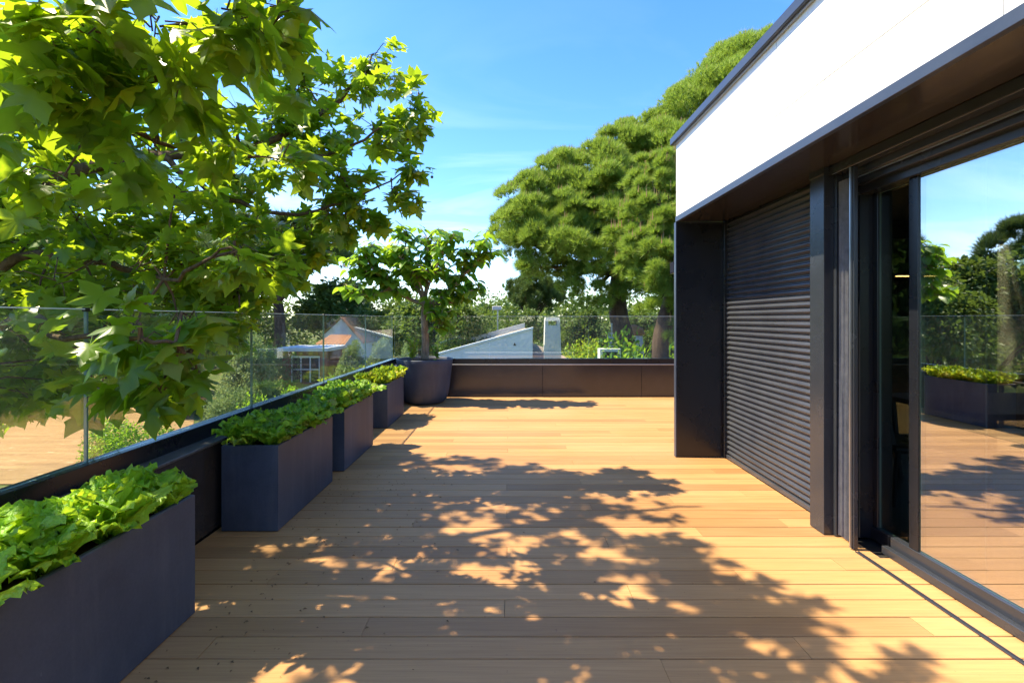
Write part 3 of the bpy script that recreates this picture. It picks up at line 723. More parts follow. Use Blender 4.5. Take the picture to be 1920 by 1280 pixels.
# keep the deck clear: nothing under head height inside the railing except at its edge
keep = ~((LP[:,0] > -1.15) & (LP[:,2] < 1.2)) & ~((LP[:,1] < 1.25) & (LP[:,2] < 2.6) & (LP[:,0] > -2.4))
LP, LR, LS = LP[keep], LR[keep], LS[keep]
px = 955 + LP[:,0]*F/np.maximum(LP[:,1], .05); py = 598 - (LP[:,2]-EYE)*F/np.maximum(LP[:,1], .05)
vis = (LP[:,1] > .5) & (px > -20) & (px < 900) & (py > -20) & (py < 1280)
order = np.argsort(-np.where(vis, LS/np.maximum(LP[:,1], .3), -1)); big = order[:300]; rest = order[300:]
rn = RNG.random(len(LP)).astype(np.float32)
tv, tt = leaf_template('plane')
V, T, q = scatter(tv, tt, LR[rest], LP[rest], LS[rest], rn[rest])
crown = obj('crown', trimesh('crown', V - np.array(TR[0]), T, q), K['plane'], plane, kind='stuff')
tw.v = [tuple(np.array(p) - np.array(TR[0])) for p in tw.v]
obj('twigs', tw.mesh('twigs'), K['bark'], plane, kind='stuff')
lv = []
for s in range(4):
    v2 = tv.copy(); v2[:,2] *= (.6, 1.0, 1.5, 1.9)[s]; v2[:,0] *= (1, .93, 1.05, .9)[s]
    me = trimesh('leaf', v2, tt); me.materials.append(K['plane']); lv.append(me)
for i in big:
    o = obj('leaf', lv[int(i) % 4], None, crown)
    M = np.eye(4); M[:3,:3] = LR[i]*LS[i]*1.12; M[:3,3] = LP[i] - np.array(TR[0]); o.matrix_local = Matrix(M.tolist())
# seed balls hanging from the tips
fb = MB()
for a in [(725,122,4.5),(680,152,4.4),(685,140,4.4),(712,158,4.45),(770,205,4.3),(790,230,4.3),(765,262,4.3),(710,268,4.4),(810,332,4.3),(640,140,4.5)]:
    p = at(*a) - TR[0]; fr = [(.0,-.014),(.010,-.010),(.014,0),(.010,.010),(0,.014)]
    MB().lathe([(r_, z+0) for r_, z in fr], 0, 0, 8).tube([(0,0,.012),(.003,0,.07)], .0015, 4, False).build('seed_ball', K['fruit'], plane, True).location = p

# ================================================================ FIG TREE IN ITS POT
FX, FY = -1.53, 8.42
pot = thing('round_pot', 'large round dark grey pot holding the fig tree in the far corner', 'pot', (FX, FY, .004))
prof = [(0,0),(.30,0),(.345,.012),(.39,.06),(.425,.16),(.452,.32),(.475,.52),(.495,.70),(.508,.775),(.503,.785),(.48,.785),(.472,.775),(.465,.72)]
MB().lathe(prof, n=48).build('tub', K['planter'], pot, True)
s = MB(); s.lathe([(.468,.742),(.3,.765),(.12,.775),(0,.778)], n=24, wob=lambda a, z: 1); s.build('soil', K['soil'], pot, True)
fig = thing('fig_tree', 'small fig tree with pale trunk and spreading leafy crown in the round pot', 'tree', (FX, FY, .76))
MB().tube(smooth([(0,0,0),(.012,0,.35),(-.005,.0,.75),(.0,.0,1.08)]), [.072 - .0011*i for i in range(16)], 12).build('trunk', K['figbark'], fig, True)
FB = [[(0,0,1.02),(-.22,-.02,1.08),(-.52,-.10,1.25),(-.9,-.1,1.45),(-1.25,-.05,1.55)], [(0,0,1.03),(-.14,.05,1.3),(-.42,.12,1.65),(-.72,.1,1.95)],
      [(0,0,1.05),(.05,-.05,1.4),(.06,0,1.8),(.02,.05,2.25)], [(0,0,1.0),(.18,.0,1.05),(.42,-.05,1.22),(.66,-.05,1.52),(.75,0,1.95)],
      [(.02,0,1.0),(.35,.05,1.02),(.75,.06,1.12),(.98,.05,1.30)], [(0,0,1.05),(.1,-.12,1.35),(.32,-.25,1.8),(.5,-.2,2.2)], [(0,0,1.05),(-.05,-.15,1.35),(-.25,-.32,1.7),(-.5,-.3,1.9)],
      [(0,0,1.0),(.1,-.12,.95),(.26,-.2,.8),(.3,-.22,.55)], [(-.5,-.1,1.25),(-.85,-.25,1.6),(-1.05,-.2,1.95)], [(-.2,.1,1.4),(-.35,0,1.9),(-.3,0,2.3)], [(.66,-.05,1.5),(.95,-.1,1.75),(1.05,-.1,2.1)], [(-.9,-.1,1.45),(-1.2,-.2,1.8)], [(-.6,-.1,1.3),(-.9,-.2,1.15),(-1.3,-.2,1.2)]]
fs_ = []
for i, b in enumerate(FB):
    sp = smooth(b); n = len(sp); MB().tube(sp, [(.042 if i < 4 else .028)*(1-.75*k/(n-1)) for k in range(n)], 8).build('branch', K['figbark'], fig, True)
    fs_ += [(p, k/(n-1)) for k, p in enumerate(sp) if k > n*.35]
P_, T_, N_, S_ = [], [], [], []
ft = MB()
def figtip(p, u, nl):
    e = p + u; ft.tube([p, (p+e)/2 + Vector((0,0,.02)), e], [.010, .008, .006], 5)
    for q in range(nl):
        az = q*2.4 + random.random(); o = Vector((math.cos(az), math.sin(az), random.uniform(-.35, .35)))
        b = e - u*random.uniform(0, .75)*1.0 + o*.055
        P_.append(tuple(b)); T_.append(tuple(o + Vector((0,0,-.75)) + u*.8 + Vector([random.uniform(-.3,.3) for _ in range(3)]))); N_.append(tuple(o*.55 + Vector((0,0,.8)) + Vector([random.uniform(-.4,.4) for _ in range(3)]))); S_.append(random.uniform(.12, .20))
for p, f in fs_:
    for q in range(2):
        a = random.uniform(0, 6.28); u = Vector((math.cos(a)*.7, math.sin(a)*.55, random.uniform(-.1, 1.0))).normalized()*random.uniform(.12, .34)
        figtip(p, u, random.randint(4, 7))
P_, T_, N_, S_ = map(np.array, (P_, T_, N_, S_)); FR = frames(T_, N_); od = np.argsort(-S_ + P_[:,1]*.06); rn = RNG.random(len(P_))
tvf, ttf = leaf_template('fig')
V, T, q = scatter(tvf, ttf, FR[od[300:]], P_[od[300:]], S_[od[300:]], rn[od[300:]])
fcrown = obj('crown', trimesh('crown', V, T, q), K['fig'], fig, kind='stuff')
ft.build('twigs', K['figbark'], fig, True, kind='stuff')
fme = trimesh('leaf', tvf, ttf); fme.materials.append(K['fig'])
for i in od[:300]:
    o = obj('leaf', fme, None, fcrown); M = np.eye(4); M[:3,:3] = FR[i]*S_[i]; M[:3,3] = P_[i]; o.matrix_local = Matrix(M.tolist())
# small plants in the pot
def sprig(name, label, cat, loc_, n, h, spread, mat, ls, kind='oval'):
    t = thing(name, label, cat, loc_); st = MB(); P, Tt, N, S = [], [], [], []
    for i in range(n):
        a = random.uniform(0, 6.28); top = Vector((math.cos(a)*spread*random.random(), math.sin(a)*spread*random.random(), h*random.uniform(.6, 1)))
        st.tube([(0,0,0), top*.5 + Vector((0,0,.02)), top], [.005,.004,.002], 4, False)
        for q in range(14):
            f = random.uniform(.15, 1); p = top*f; P.append(tuple(p)); d = unit(1)[0] + np.array((0,0,.6)); Tt.append(d); N.append(unit(1)[0] + np.array((0,0,.5))); S.append(ls*random.uniform(.7, 1.2))
    tv_, tt_ = leaf_template(kind); V, T, q = scatter(tv_, tt_, frames(np.array(Tt), np.array(N)), np.array(P), np.array(S), RNG.random(len(P)))
    st.build('stem', K['figbark'], t); obj('foliage', trimesh('foliage', V, T, q), mat, t)
sprig('pot_plant', 'feathery light green plant left of the fig trunk in the pot', 'plant', (FX-.20, FY-.1, .76), 16, .42, .16, K['yellow'], .07, 'tuft')
sprig('pot_plant', 'small dark leafy sprig right of the fig trunk in the pot', 'plant', (FX+.24, FY-.12, .76), 5, .30, .10, K['fig'], .06)

# ================================================================ PINES BEHIND THE FAR RAILING
TUFT = leaf_template('tuft'); OVAL = leaf_template('oval')
def puff_crown(domes, puffs, tufts, tl, rng, seedup=.55, low=-.6):
    """domes: (centre, radius). Puffs sit on each dome's skin, tufts bristle from each puff"""
    P, D, S, Q, TOP = [], [], [], [], []
    for c, r in domes:
        c = np.array(c); n = max(8, int(puffs*(r**1.6)))
        u = unit(n*3, rng); u = u[u[:,2] > low][:n]
        tone = rng.uniform(0, .35)
        for d in u:
            pr = r*rng.uniform(.22, .36); pc = c + d*r*rng.uniform(.74, 1.04); k = int(tufts*(pr/.5)**1.4) + 8
            w = unit(k, rng); w = w + d*.6 + np.array((0,0,.55)); w /= np.linalg.norm(w, axis=1, keepdims=True)
            P.append(pc + w*pr*rng.uniform(.55, 1.0, (k,1))*np.array((1,1,.8))); D.append(w + np.array((0,0,seedup)) + .35*unit(k, rng)); S.append(tl*rng.uniform(.75, 1.25, k))
            Q.append(np.clip(tone + rng.normal(.35, .22, k), 0, .999)); 
            if d[2] > .1: TOP.append(pc + np.array((0,0,pr*.8)))
    return np.concatenate(P), np.concatenate(D), np.concatenate(S), np.concatenate(Q), TOP
def pine(name, label, base, trunk, radii, domes, mat, tl, puffs, tufts, candles=0, seed=1, limbs=True):
    rng = np.random.default_rng(seed); t = thing(name, label, 'tree', base); b = np.array(base)
    MB().tube(smooth([Vector(p) - Vector(base) for p in trunk], 4), list(np.interp(np.linspace(0, len(trunk)-1, (len(trunk)-1)*4+1), range(len(trunk)), radii)), 12).build('trunk', K['pinebark'], t, True)
    if limbs:
        for c, r in domes:
            s0 = np.array(trunk[-2]) + (np.array(trunk[-1]) - np.array(trunk[-2]))*rng.uniform(.0, .9)
            mid = (s0+np.array(c))/2 + np.array((0,0,-.3)); e = np.array(c)
            MB().tube(smooth([Vector(s0-b), Vector(mid-b), Vector(e-b)], 4), [.14 - .012*i for i in range(9)], 7).build('limb', K['pinebark'], t, True)
    P, D, S, Q, TOP = puff_crown(domes, puffs, tufts, tl, rng)
    V, T, q = scatter(*TUFT, frames(D, unit(len(P), rng)), P - b, S, Q)
    obj('crown', trimesh('crown', V, T, q), mat, t, kind='stuff')
    if candles:
        cm = MB()
        for p in TOP:
            for k in range(candles):
                o = p + unit(1, rng)[0]*np.array((.22,.22,.05)); cm.add([o-b+np.array((-.018,0,0)), o-b+np.array((.018,0,0)), o-b+np.array((0,0,rng.uniform(.14,.3)))], [(0,1,2)]); cm.add([o-b+np.array((0,-.018,0)), o-b+np.array((0,.018,0)), o-b+np.array((0,0,.24))], [(0,1,2)])
        cm.build('candles', K['candle'], t, kind='stuff')
    return t
def dm(px_, py_, Y, rpx): return (tuple(at(px_, py_, Y)), rpx*Y/F)
tb = at(1178, 700, 18); 
pine('stone_pine', 'huge round-crowned stone pine rising behind the far glass railing', (tb.x, 18, GZ), [(tb.x+.15,18,GZ-.1),(tb.x+.05,18,-1),tuple(at(1172,640,18)),tuple(at(1160,590,18)),tuple(at(1160,520,18.2)),tuple(at(1190,420,18.5))], [.46,.40,.38,.36,.30,.2],
     [dm(1005,415,18,72), dm(1045,380,18.4,78), dm(1110,372,18.6,88), dm(1165,345,18.4,84), dm(1225,325,19,92), dm(1275,300,19.5,96), dm(1345,270,20,120), dm(1430,215,20.5,125), dm(985,450,17.4,55), dm(1040,470,16.8,66), dm(1100,460,16.6,72), dm(1160,450,16.6,72), dm(1215,420,17,76), dm(1115,545,16.8,48), dm(1075,520,17.4,46), dm(1165,530,17,46), dm(1030,415,17,70), dm(1245,470,17,70), dm(1140,400,16.8,70), dm(960,425,17.8,36), dm(1010,500,17.2,34), dm(1215,540,17.2,42), dm(1300,420,18,100), dm(1400,360,19,130)],
     K['pine'], .24, 19, 115, 5, 5)
tb2 = at(1243, 700, 12.5)
pine('young_pine', 'bright green leaning pine close behind the corner of the house', (tb2.x, 12.5, GZ), [(tb2.x,12.5,GZ-.1),(tb2.x+.05,12.5,-.8),tuple(at(1238,640,12.5)),tuple(at(1262,540,12.6)),tuple(at(1290,420,12.8))], [.26,.24,.22,.16,.08],
     [dm(1255,400,12.5,44), dm(1215,470,12.5,42), dm(1260,500,12.2,50), dm(1190,505,12.8,30), dm(1235,560,12.4,38), dm(1290,430,12.8,60), dm(1300,540,12.5,60), dm(1180,440,13.2,34), dm(1255,620,12.6,26), dm(1340,480,13,70), dm(1225,340,13,40), dm(1270,330,13,44), dm(1200,400,13,34), dm(1262,450,12.2,40)],
     K['pine'], .19, 46, 330, 4, 9)

# ---- background trees: five kinds, copied and resized
def broad(seed, n, ls, mat, rw=3.0, h=8.0, cb=1.0):
    rng = np.random.default_rng(seed); P, D, S, Q = [], [], [], []
    nc = 64
    for k in range(nc):
        d = unit(1, rng)[0]; d[2] = abs(d[2])*1.15 - .35; rad = rng.uniform(.55, 1.0)
        c = np.array((d[0]*rw*rad*.85, d[1]*rw*rad*.85, cb + (h-cb)*.42 + d[2]*(h-cb)*.5*rad)); cr = rng.uniform(.45, .95); m = n//nc
        w = unit(m, rng); P.append(c + w*cr*rng.uniform(.6, 1.05, (m,1))*np.array((1,1,.75))); D.append(w*.8 + unit(m, rng)*.6 + np.array((0,0,-.2))); S.append(ls*rng.uniform(.6, 1.3, m)); Q.append(np.clip(rng.uniform(0,.4) + rng.normal(.3,.2,m), 0, .999))
    P, D, S, Q = map(np.concatenate, (P, D, S, Q))
    V, T, q = scatter(*OVAL, frames(D, np.array((0,0,.9)) + unit(len(P), rng)*.8), P, S, Q); me = trimesh('crown', V, T, q); me.materials.append(mat)
    tm = MB().tube(smooth([(0,0,-.1),(.05,.03,cb*.6),(-.05,.05,cb+1),(.1,0,h*.75)], 4), list(np.linspace(.2,.05,13)), 8)
    for k in range(6): a = k*1.05; tm.tube([(0,0,cb*(.8+.1*k)), (math.cos(a)*rw*.35, math.sin(a)*rw*.35, cb+1.2+.25*k), (math.cos(a)*rw*.7, math.sin(a)*rw*.7, cb+2.1+.3*k)], [.08,.05,.02], 6)
    t_ = tm.mesh('trunk', True); t_.materials.append(K['pinebark']); return t_, me
def umbrella(seed, mat, tl=.5):
    rng = np.random.default_rng(seed); doms = []
    for k in range(13):
        a = k*2.4; r = 2.3*math.sqrt(k/13); doms.append(((r*math.cos(a), r*math.sin(a), 6.3 + rng.uniform(-.5,.5) - .10*r*r), rng.uniform(.9, 1.3)))
    P, D, S, Q, _ = puff_crown(doms, 9, 46, tl, rng); V, T, q = scatter(*TUFT, frames(D, unit(len(P), rng)), P, S, Q); me = trimesh('crown', V, T, q); me.materials.append(mat)
    tm = MB().tube(smooth([(0,0,-.1),(.1,0,2.2),(-.05,.1,4.4),(0,0,6)], 4), list(np.linspace(.26,.12,13)), 9)
    for k in range(7): a = k*.9; tm.tube([(0,0,3.4+.22*k), (math.cos(a)*1.0, math.sin(a)*1.0, 5+.1*k), (math.cos(a)*2.0, math.sin(a)*2.0, 6)], [.10,.07,.03], 6)
    t_ = tm.mesh('trunk', True); t_.materials.append(K['pinebark']); return t_, me
KIND = [broad(1, 12000, .30, K['oak']), broad(2, 12000, .27, K['oak']), broad(3, 9000, .26, K['pale'], cb=.4), umbrella(4, K['pinedark']), umbrella(5, K['pinedark'], .45)]
def tree(kind, px_, pytop, Y, hw, label, group='trees beyond the terrace', rz=None, name=None):
    top = at(px_, pytop, Y); t = thing(name or ('pine_tree' if kind > 2 else 'leafy_tree'), label, 'tree', (top.x, Y, GZ), group, rz if rz is not None else random.uniform(0, 6.28))
    H = 8.0 if kind < 3 else 7.6; W = 3.3; sw = hw*Y/F/W; t.scale = (sw, sw, (top.z-GZ)/H)
    obj('trunk', KIND[kind][0], None, t); obj('crown', KIND[kind][1], None, t, kind='stuff')
tree(3, 520, 425, 47, 150, 'dark umbrella pine behind the plane tree leaves, tallest left of the fig')
tree(0, 630, 500, 52, 95, 'green tree between the tall umbrella pine and the fig tree')
tree(1, 722, 540, 46, 80, 'rounded green tree directly left of the fig trunk')
tree(0, 785, 535, 33, 85, 'dark green tree hidden behind the fig crown')
tree(0, 872, 540, 24, 72, 'rounded green tree right of the fig trunk above the sloping white wall')
tree(1, 975, 550, 29, 62, 'green tree left of the white chimney beneath open sky', rz=1.0)
tree(4, 1000, 512, 34, 62, 'dark pine behind the white chimney at the edge of the stone pine')
tree(1, 1085, 545, 30, 62, 'shaded green tree under the stone pine crown right of the chimney')
tree(0, 1210, 560, 34, 70, 'green tree low behind the leaning pine trunks')
tree(0, 1320, 520, 32, 100, 'green tree hidden behind the corner of the house')
tree(3, 430, 455, 30, 100, 'dark pine half hidden by the plane tree in the left distance')
tree(1, 330, 470, 24, 100, 'green tree behind the plane tree above the tan patio')
tree(0, 205, 440, 28, 120, 'broad green tree behind the plane leaves at far left')
tree(3, 60, 420, 30, 130, 'dark pine at the left picture edge behind the plane leaves')
tree(0, -90, 410, 26, 140, 'green tree just outside the left picture edge')
tree(1, -330, 420, 30, 150, 'green tree far out to the left beyond the patio')
tree(2, 470, 600, 21, 52, 'pale shrubby tree seen through the left glass railing')
tree(2, 662, 622, 28, 34, 'pale green small tree in front of the orange-roofed house')
tree(2, 765, 622, 20, 30, 'pale feathery small tree between railing corner and fig trunk')
tree(2, 715, 618, 30, 32, 'pale green small tree right of the gabled house behind the glass corner')
tree(2, 590, 628, 36, 40, 'pale tree rising behind the brick porch roof')
tree(3, 905, 575, 70, 40, 'distant dark pine under the gap of sky')
tree(0, 1010, 572, 75, 60, 'distant green tree far behind the white chimney')
tree(1, 835, 575, 60, 55, 'distant green tree behind the fig pot')
for i, (x, y, h, k, lab) in enumerate([(14, 15, 9, 0, 'green tree beyond the right end of the terrace'), (19, 22, 11, 3, 'tall pine beyond the room windows on the right'), (11.5, 20, 8, 1, 'green tree beside the stone pine, behind the house'), (25, 15, 10, 0, 'green tree far right behind the house'), (-15, 3, 8.5, 0, 'green tree left of the plane tree trunk'), (-13, -5, 9, 3, 'pine behind the camera on the left'), (-24, 8, 10, 1, 'broad tree far left beyond the patio edge')]):
    t = thing('leafy_tree' if k < 3 else 'pine_tree', lab, 'tree', (x, y, GZ), 'trees beyond the terrace', i*1.3); s = h/8; t.scale = (s*1.1, s*1.1, s); obj('trunk', KIND[k][0], None, t); obj('crown', KIND[k][1], None, t, kind='stuff')
# ---- the wood behind everything
rng = np.random.default_rng(44); P, D, S, Q = [], [], [], []
for k in range(520):
    Y = rng.uniform(37, 62); x = rng.uniform(-75, 52); tp = EYE + rng.uniform(14, 58)*Y/F*(1.25 if x < -8 else 1); cr = rng.uniform(1.5, 2.8)
    if -28 < x < -4 and Y < 52: continue
    for z in np.arange(tp - cr*.8, GZ + .4, -cr*1.25):
        w = unit(90, rng); w[:,2] *= .85; c = np.array((x, Y, z)) + rng.normal(0, .5, 3)
        P.append(c + w*cr*rng.uniform(.7, 1.08, (90,1))); D.append(w*.6 + unit(90, rng)); S.append(rng.uniform(.25, .6, 90)); Q.append(np.clip(rng.uniform(0,.5) + rng.normal(.25,.2,90), 0, .999))
for k in range(230):
    a = rng.uniform(R(150), R(395)); rad = rng.uniform(38, 55); x, Y = rad*math.cos(a), rad*math.sin(a); cr = rng.uniform(2.0, 3.2); tp = rng.uniform(2.5, 6.5)
    for z in np.arange(tp - cr*.8, GZ + .4, -cr*1.2):
        w = unit(46, rng); c = np.array((x, Y, z)) + rng.normal(0, .5, 3); P.append(c + w*cr*rng.uniform(.7, 1.08, (46,1))); D.append(w*.6 + unit(46, rng)); S.append(rng.uniform(.5, 1.0, 46)); Q.append(np.clip(rng.uniform(0,.5) + rng.normal(.25,.2,46), 0, .999))
P, D, S, Q = map(np.concatenate, (P, D, S, Q)); V, T, q = scatter(*OVAL, frames(D, np.array((0,0,.8)) + unit(len(P), rng)), P, S, Q)
tag(obj('woodland', trimesh('woodland', V, T, q), K['oak'], kind='stuff'), 'far green wood closing the view behind the houses', 'woodland')
# ---- shrubs in the gardens below
def shrub_mesh(seed, mat, n=8000, ls=.06):
    rng = np.random.default_rng(seed); P, D, S, Q = [], [], [], []
    for k in range(22):
        d = unit(1, rng)[0]; c = np.array((d[0]*.7, d[1]*.7, .55 + .38*d[2])); m = n//22; w = unit(m, rng)
        P.append(c + w*.34*rng.uniform(.5,1.1,(m,1))); D.append(w*.6 + np.array((0,0,-.1)) + unit(m, rng)*np.array((1,1,.6))); S.append(ls*rng.uniform(.6,1.3,m)); Q.append(np.clip(rng.uniform(0,.4)+rng.normal(.3,.2,m),0,.999))
    P, D, S, Q = map(np.concatenate, (P, D, S, Q)); V, T, q = scatter(*OVAL, frames(D, unit(len(P), rng)), P, S, Q); me = trimesh('foliage', V, T, q); me.materials.append(mat); return me
SHR = [shrub_mesh(1, K['oak']), shrub_mesh(2, K['pale']), shrub_mesh(3, K['yellow']), shrub_mesh(4, K['fig'])]
stem_me = MB().tube([(0,0,-.05),(.05,0,.3),(0,.05,.6)], [.05,.04,.02], 6).tube([(0,0,0),(.3,.1,.5)], [.03,.015], 5).mesh('stem'); stem_me.materials.append(K['pinebark'])
def shrub(k, px_, pytop, Y, w, label):
    top = at(px_, pytop, Y); t = thing('shrub', label, 'shrub', (top.x, Y, GZ), 'shrubs in the gardens below', random.uniform(0,6.28)); hgt = (top.z-GZ)/1.25
    w = max(w, hgt/1.5); t.scale = (w, w, hgt); obj('foliage', SHR[k], None, t); obj('stem', stem_me, None, t)
shrub(3, 245, 775, 14.5, 1.25, 'dark rounded shrub in front of the tan patio')
shrub(0, 60, 735, 26, 2.8, 'dark hedge-like shrub at the back of the tan patio')
shrub(0, 200, 745, 26.5, 2.6, 'dark wide shrub behind the middle of the tan patio')
shrub(0, 350, 735, 23, 1.7, 'dark shrub where the tan patio ends')
shrub(1, 440, 715, 20, 1.2, 'pale dry shrub beyond the glass near the plane tree tips')
shrub(2, 590, 705, 15, .75, 'yellow-green shrub seen low through the left glass')
shrub(3, 520, 725, 14, .8, 'deep green shrub seen low through the left glass')
shrub(1, 640, 700, 16, .9, 'pale shrub below the brick porch')
shrub(2, 690, 682, 18, .8, 'yellow-green shrub near the railing corner')
shrub(1, 512, 645, 29, 1.6, 'pale tall shrub beside the brick porch')
shrub(1, 1000, 640, 24, 1.3, 'dull green shrub behind the sloping white wall')
shrub(2, 1085, 658, 15, .8, 'bright shrub just over the far parapet right of the chimney')
shrub(2, 1118, 632, 22, 1.2, 'bright green shrub beside the white box on the neighbouring roof')
shrub(3, 1208, 615, 15, .75, 'climbing green shrub between the two pine trunks')
shrub(2, 1250, 655, 14, .6, 'yellow-green shrub beside the house corner beyond the glass')

# ================================================================ NEIGHBOURING HOUSES
def corr(a, b, c, d, n, amp, mat, name, parent, rows=6):
    """corrugated sheet of tiles: a-b eave, d-c ridge; ridges run from eave to ridge"""
    a, b, c, d = map(Vector, (a, b, c, d)); nrm = (b-a).cross(d-a).normalized(); V = []; fs = []; m = n*4
    for j in range(rows+1):
        for i in range(m+1):
            u = i/m; v = j/rows; V.append((a*(1-u)+b*u)*(1-v) + (d*(1-u)+c*u)*v + nrm*amp*math.sin(u*n*2*math.pi) + nrm*(.03 if j % 2 else 0))
    for j in range(rows):
        for i in range(m): q = j*(m+1)+i; fs.append((q, q+1, q+m+2, q+m+1))
    return MB().add(V, fs).build(name, mat, parent, True)
nb = thing('neighbour_house', 'white neighbouring house with sloping parapet and a tapered chimney', 'house', (0, 16, GZ))
def L(x, y, z): return (x, y-16, z-GZ)
xl, xr, zl, zr = -2.45, .80, .27, 1.15
MB().prism([(xl,0),(xr,0),(xr,zr-GZ),(xl,zl-GZ)], 0, .28).build('wall', K['stucco'], nb)
MB().prism([(xl-.02,zl-GZ+.002),(xr+.02,zr-GZ+.012),(xr+.02,zr-GZ+.075),(xl-.02,zl-GZ+.065)], -.03, .31).build('wall_coping', K['white'], nb)
MB().prism([(xl,0),(xr,0),(xr,zr-GZ-.25),(xl,zl-GZ-.25)], .281, 8.0).build('wall', K['stucco'], nb)
corr(L(xl,16.3,zl-.16), L(xl,23.9,zl-.16), L(xr,23.9,zr-.12), L(xr,16.3,zr-.12), 22, .035, K['oldtile'], 'roof', nb, 10)
MB().prism([(xl,zl-GZ-.2),(xr,zr-GZ-.2),(xr,zr-GZ+.15),(xl,zl-GZ+.15)], 8.0, 8.25).build('wall', K['stucco'], nb)
MB().add([L(.82,16.1,.18),L(2.3,16.1,-.06),L(2.3,20,-.06),L(.82,20,.55)], [(0,1,2,3)]).add([L(.82,16.1,.18),L(2.3,16.1,-.06),L(2.3,16.1,GZ),L(.82,16.1,GZ)], [(3,2,1,0)]).build('lower_roof', K['oldtile'], nb)
ch = MB(); z0, z1, za, zb = -.6, 1.56, 1.28, 1.44
def rect(x0, x1, y0, y1, z): return [L(x0,y0,z), L(x1,y0,z), L(x1,y1,z), L(x0,y1,z)]
def slab(m, r0, r1): m.add(r0+r1, [(3,2,1,0),(4,5,6,7),(0,1,5,4),(1,2,6,5),(2,3,7,6),(3,0,4,7)])
slab(ch, rect(1.17,1.80,15.9,16.5,z0), rect(1.225,1.745,15.95,16.45,za))
for (p, q) in ((1.225,1.335),(1.635,1.743)): slab(ch, rect(p,q,15.95,16.45,za), rect(p,q,15.95,16.45,zb))
slab(ch, rect(1.223,1.745,15.945,16.455,zb), rect(1.25,1.72,15.97,16.43,z1))
ch.build('chimney', K['greystucco'], nb)
vent = MB(); p = at(965, 645, 15.98); vent.add([L(p.x-.05,15.985,p.z-.05),L(p.x+.05,15.985,p.z-.05),L(p.x,15.975,p.z+.06)], [(0,1,2)]).build('wall_vent', K['dark'], nb)
# small roof box, antenna, second chimney
bx_ = thing('roof_box', 'small white slatted box on the neighbouring roof by the pine trunks', 'roof box', (at(1142,672,15).x, 15, .10))
MB().box(-.33,-.24,-.2,.2,-.5,.45).box(.24,.33,-.2,.2,-.5,.45).box(-.239,.239,-.2,.2,.36,.45).box(-.239,.239,-.2,.2,-.5,.12).build('frame', K['stucco'], bx_); MB().box(-.238,.238,.05,.10,.121,.359).build('grille', K['dark'], bx_)
an = thing('antenna_mast', 'thin pale mast rising behind the white roof box', 'antenna', (at(1147,660,17).x, 17, -1))
MB().tube([(0,0,0),(0,0,2.35)], .03, 6).build('pole', K['alu'], an); MB().box(-.10,.05,-.05,.05,1.2,2.0).build('bracket', K['greystucco'], an)
lm = thing('street_lamp', 'slim lamp mast standing above the sloping white wall', 'lamp post', (at(933,600,26).x, 26, GZ))
MB().tube([(0,0,0),(0,0,5.2)], [.06,.04], 8).build('pole', K['alu'], lm); MB().bbox(-.30,.22,-.12,.12,5.2,5.42,.02).build('lamp_head', K['greystucco'], lm)
MB().tube([(0,0,3.4),(-.5,0,3.75)], .04, 6).tube([(0,0,3.1),(-.45,0,2.95)], .03, 6).build('bracket', K['figbark'], lm)
c2 = thing('round_chimney', 'white round chimney with terracotta cap between the pine trunks', 'chimney', (at(1189,640,20).x, 20, GZ))
MB().lathe([(.42,0),(.40,3.6),(.34,4.0),(0,4.0)], n=16).build('stack', K['stucco'], c2, True); MB().lathe([(.33,4.0),(.48,4.05),(.36,4.3),(.12,4.45),(0,4.46)], n=16).build('cap', K['tile'], c2, True)
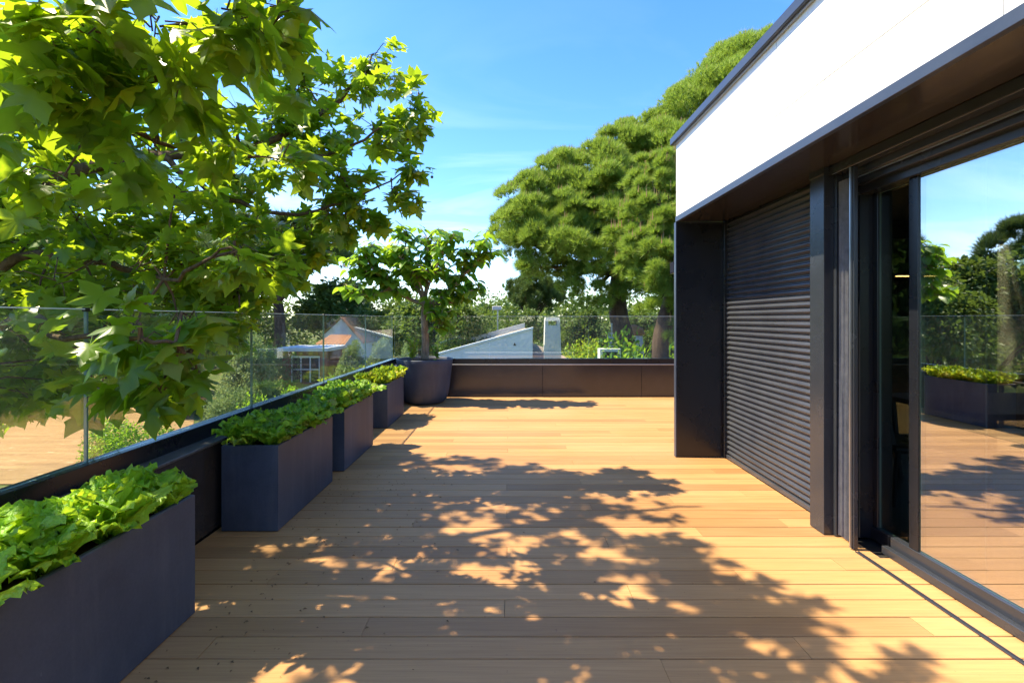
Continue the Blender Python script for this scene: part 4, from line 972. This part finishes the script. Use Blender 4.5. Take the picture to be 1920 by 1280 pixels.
# left: brick porch and gabled house with orange roof
po = thing('brick_porch', 'red brick porch with flat white-edged roof seen through the left glass', 'porch', (-13.2, 30, GZ))
MB().bbox(-1.75,1.6,-.2,3,2.62,2.86,.02).build('roof_slab', K['stucco'], po)
for x in (-1.2, 1.2): MB().box(x-.2,x+.2,-.05,.35,0,2.62).build('brick_pillar', K['brick'], po)
MB().box(-1.7,1.6,2.6,2.9,0,2.62).build('back_wall', K['brick'], po); MB().box(-.99,.99,.1,.3,0,.6).build('low_wall', K['brick'], po)
w_ = MB(); 
for x in (-.95,-.35,.25,.85): w_.box(x,x+.07,.18,.24,.6,2.2)
w_.box(-.95,.92,.17,.25,2.2,2.3); w_.box(-.95,.92,.17,.25,1.4,1.46); wf = w_.build('window', K['white'], po); MB().box(-.95,.92,.26,.28,.6,2.3).build('pane', K['pane'], wf)
corr((-.7,3.2,2.9),(1.5,3.2,2.9),(1.2,5.6,3.5),(-.4,5.6,3.5), 8, .05, K['tile'], 'tiled_roof', po)
gh = thing('gabled_house', 'white gabled house with orange tiled roof far behind the left glass', 'house', (at(640,640,40).x, 40, GZ))
gh.scale = (.56, .6, 1.0)
gp = [(-2.6,0),(3.2,0),(3.2,2.7),(.0,4.7),(-2.6,3.4)]
MB().prism(gp, 0, 7).build('wall', K['stucco'], gh)
corr((3.5,-.4,2.62),(3.5,7.2,2.62),(0,7.2,4.86),(0,-.4,4.86), 16, .05, K['tile'], 'roof', gh); corr((-2.9,7.2,3.36),(-2.9,-.4,3.36),(0,-.4,4.86),(0,7.2,4.86), 16, .05, K['tile'], 'roof', gh)
for x in (-1.4, 1.3):
    wf = MB().bbox(x-.5,x+.5,-.04,.0,1.2,2.5,.01).build('window', K['greystucco'], gh); MB().box(x-.42,x+.42,-.06,-.041,1.28,2.42).build('pane', K['pane'], wf)
# ================================================================ LITTER ON THE DECK
lt = MB(); rl = random.Random(4)
for i in range(330):
    x = -1.6 + abs(rl.gauss(0, .6)); y = rl.uniform(1.3, 4.6); 
    if x > 2.1: continue
    a = rl.uniform(0, 6.28); s = rl.uniform(.003, .013); b = Vector((x, y, .0035)); e = Vector((math.cos(a), math.sin(a), 0))*s; n_ = Vector((-math.sin(a), math.cos(a), 0))*s*.45
    lt.add([b-e, b+n_+Vector((0,0,s*.5)), b+e, b-n_+Vector((0,0,s*.25))], [(0,1,2),(0,2,3)])
tag(lt.build('leaf_litter', K['dry'], kind='stuff'), 'scattered dry leaf crumbs on the shaded deck boards', 'litter')
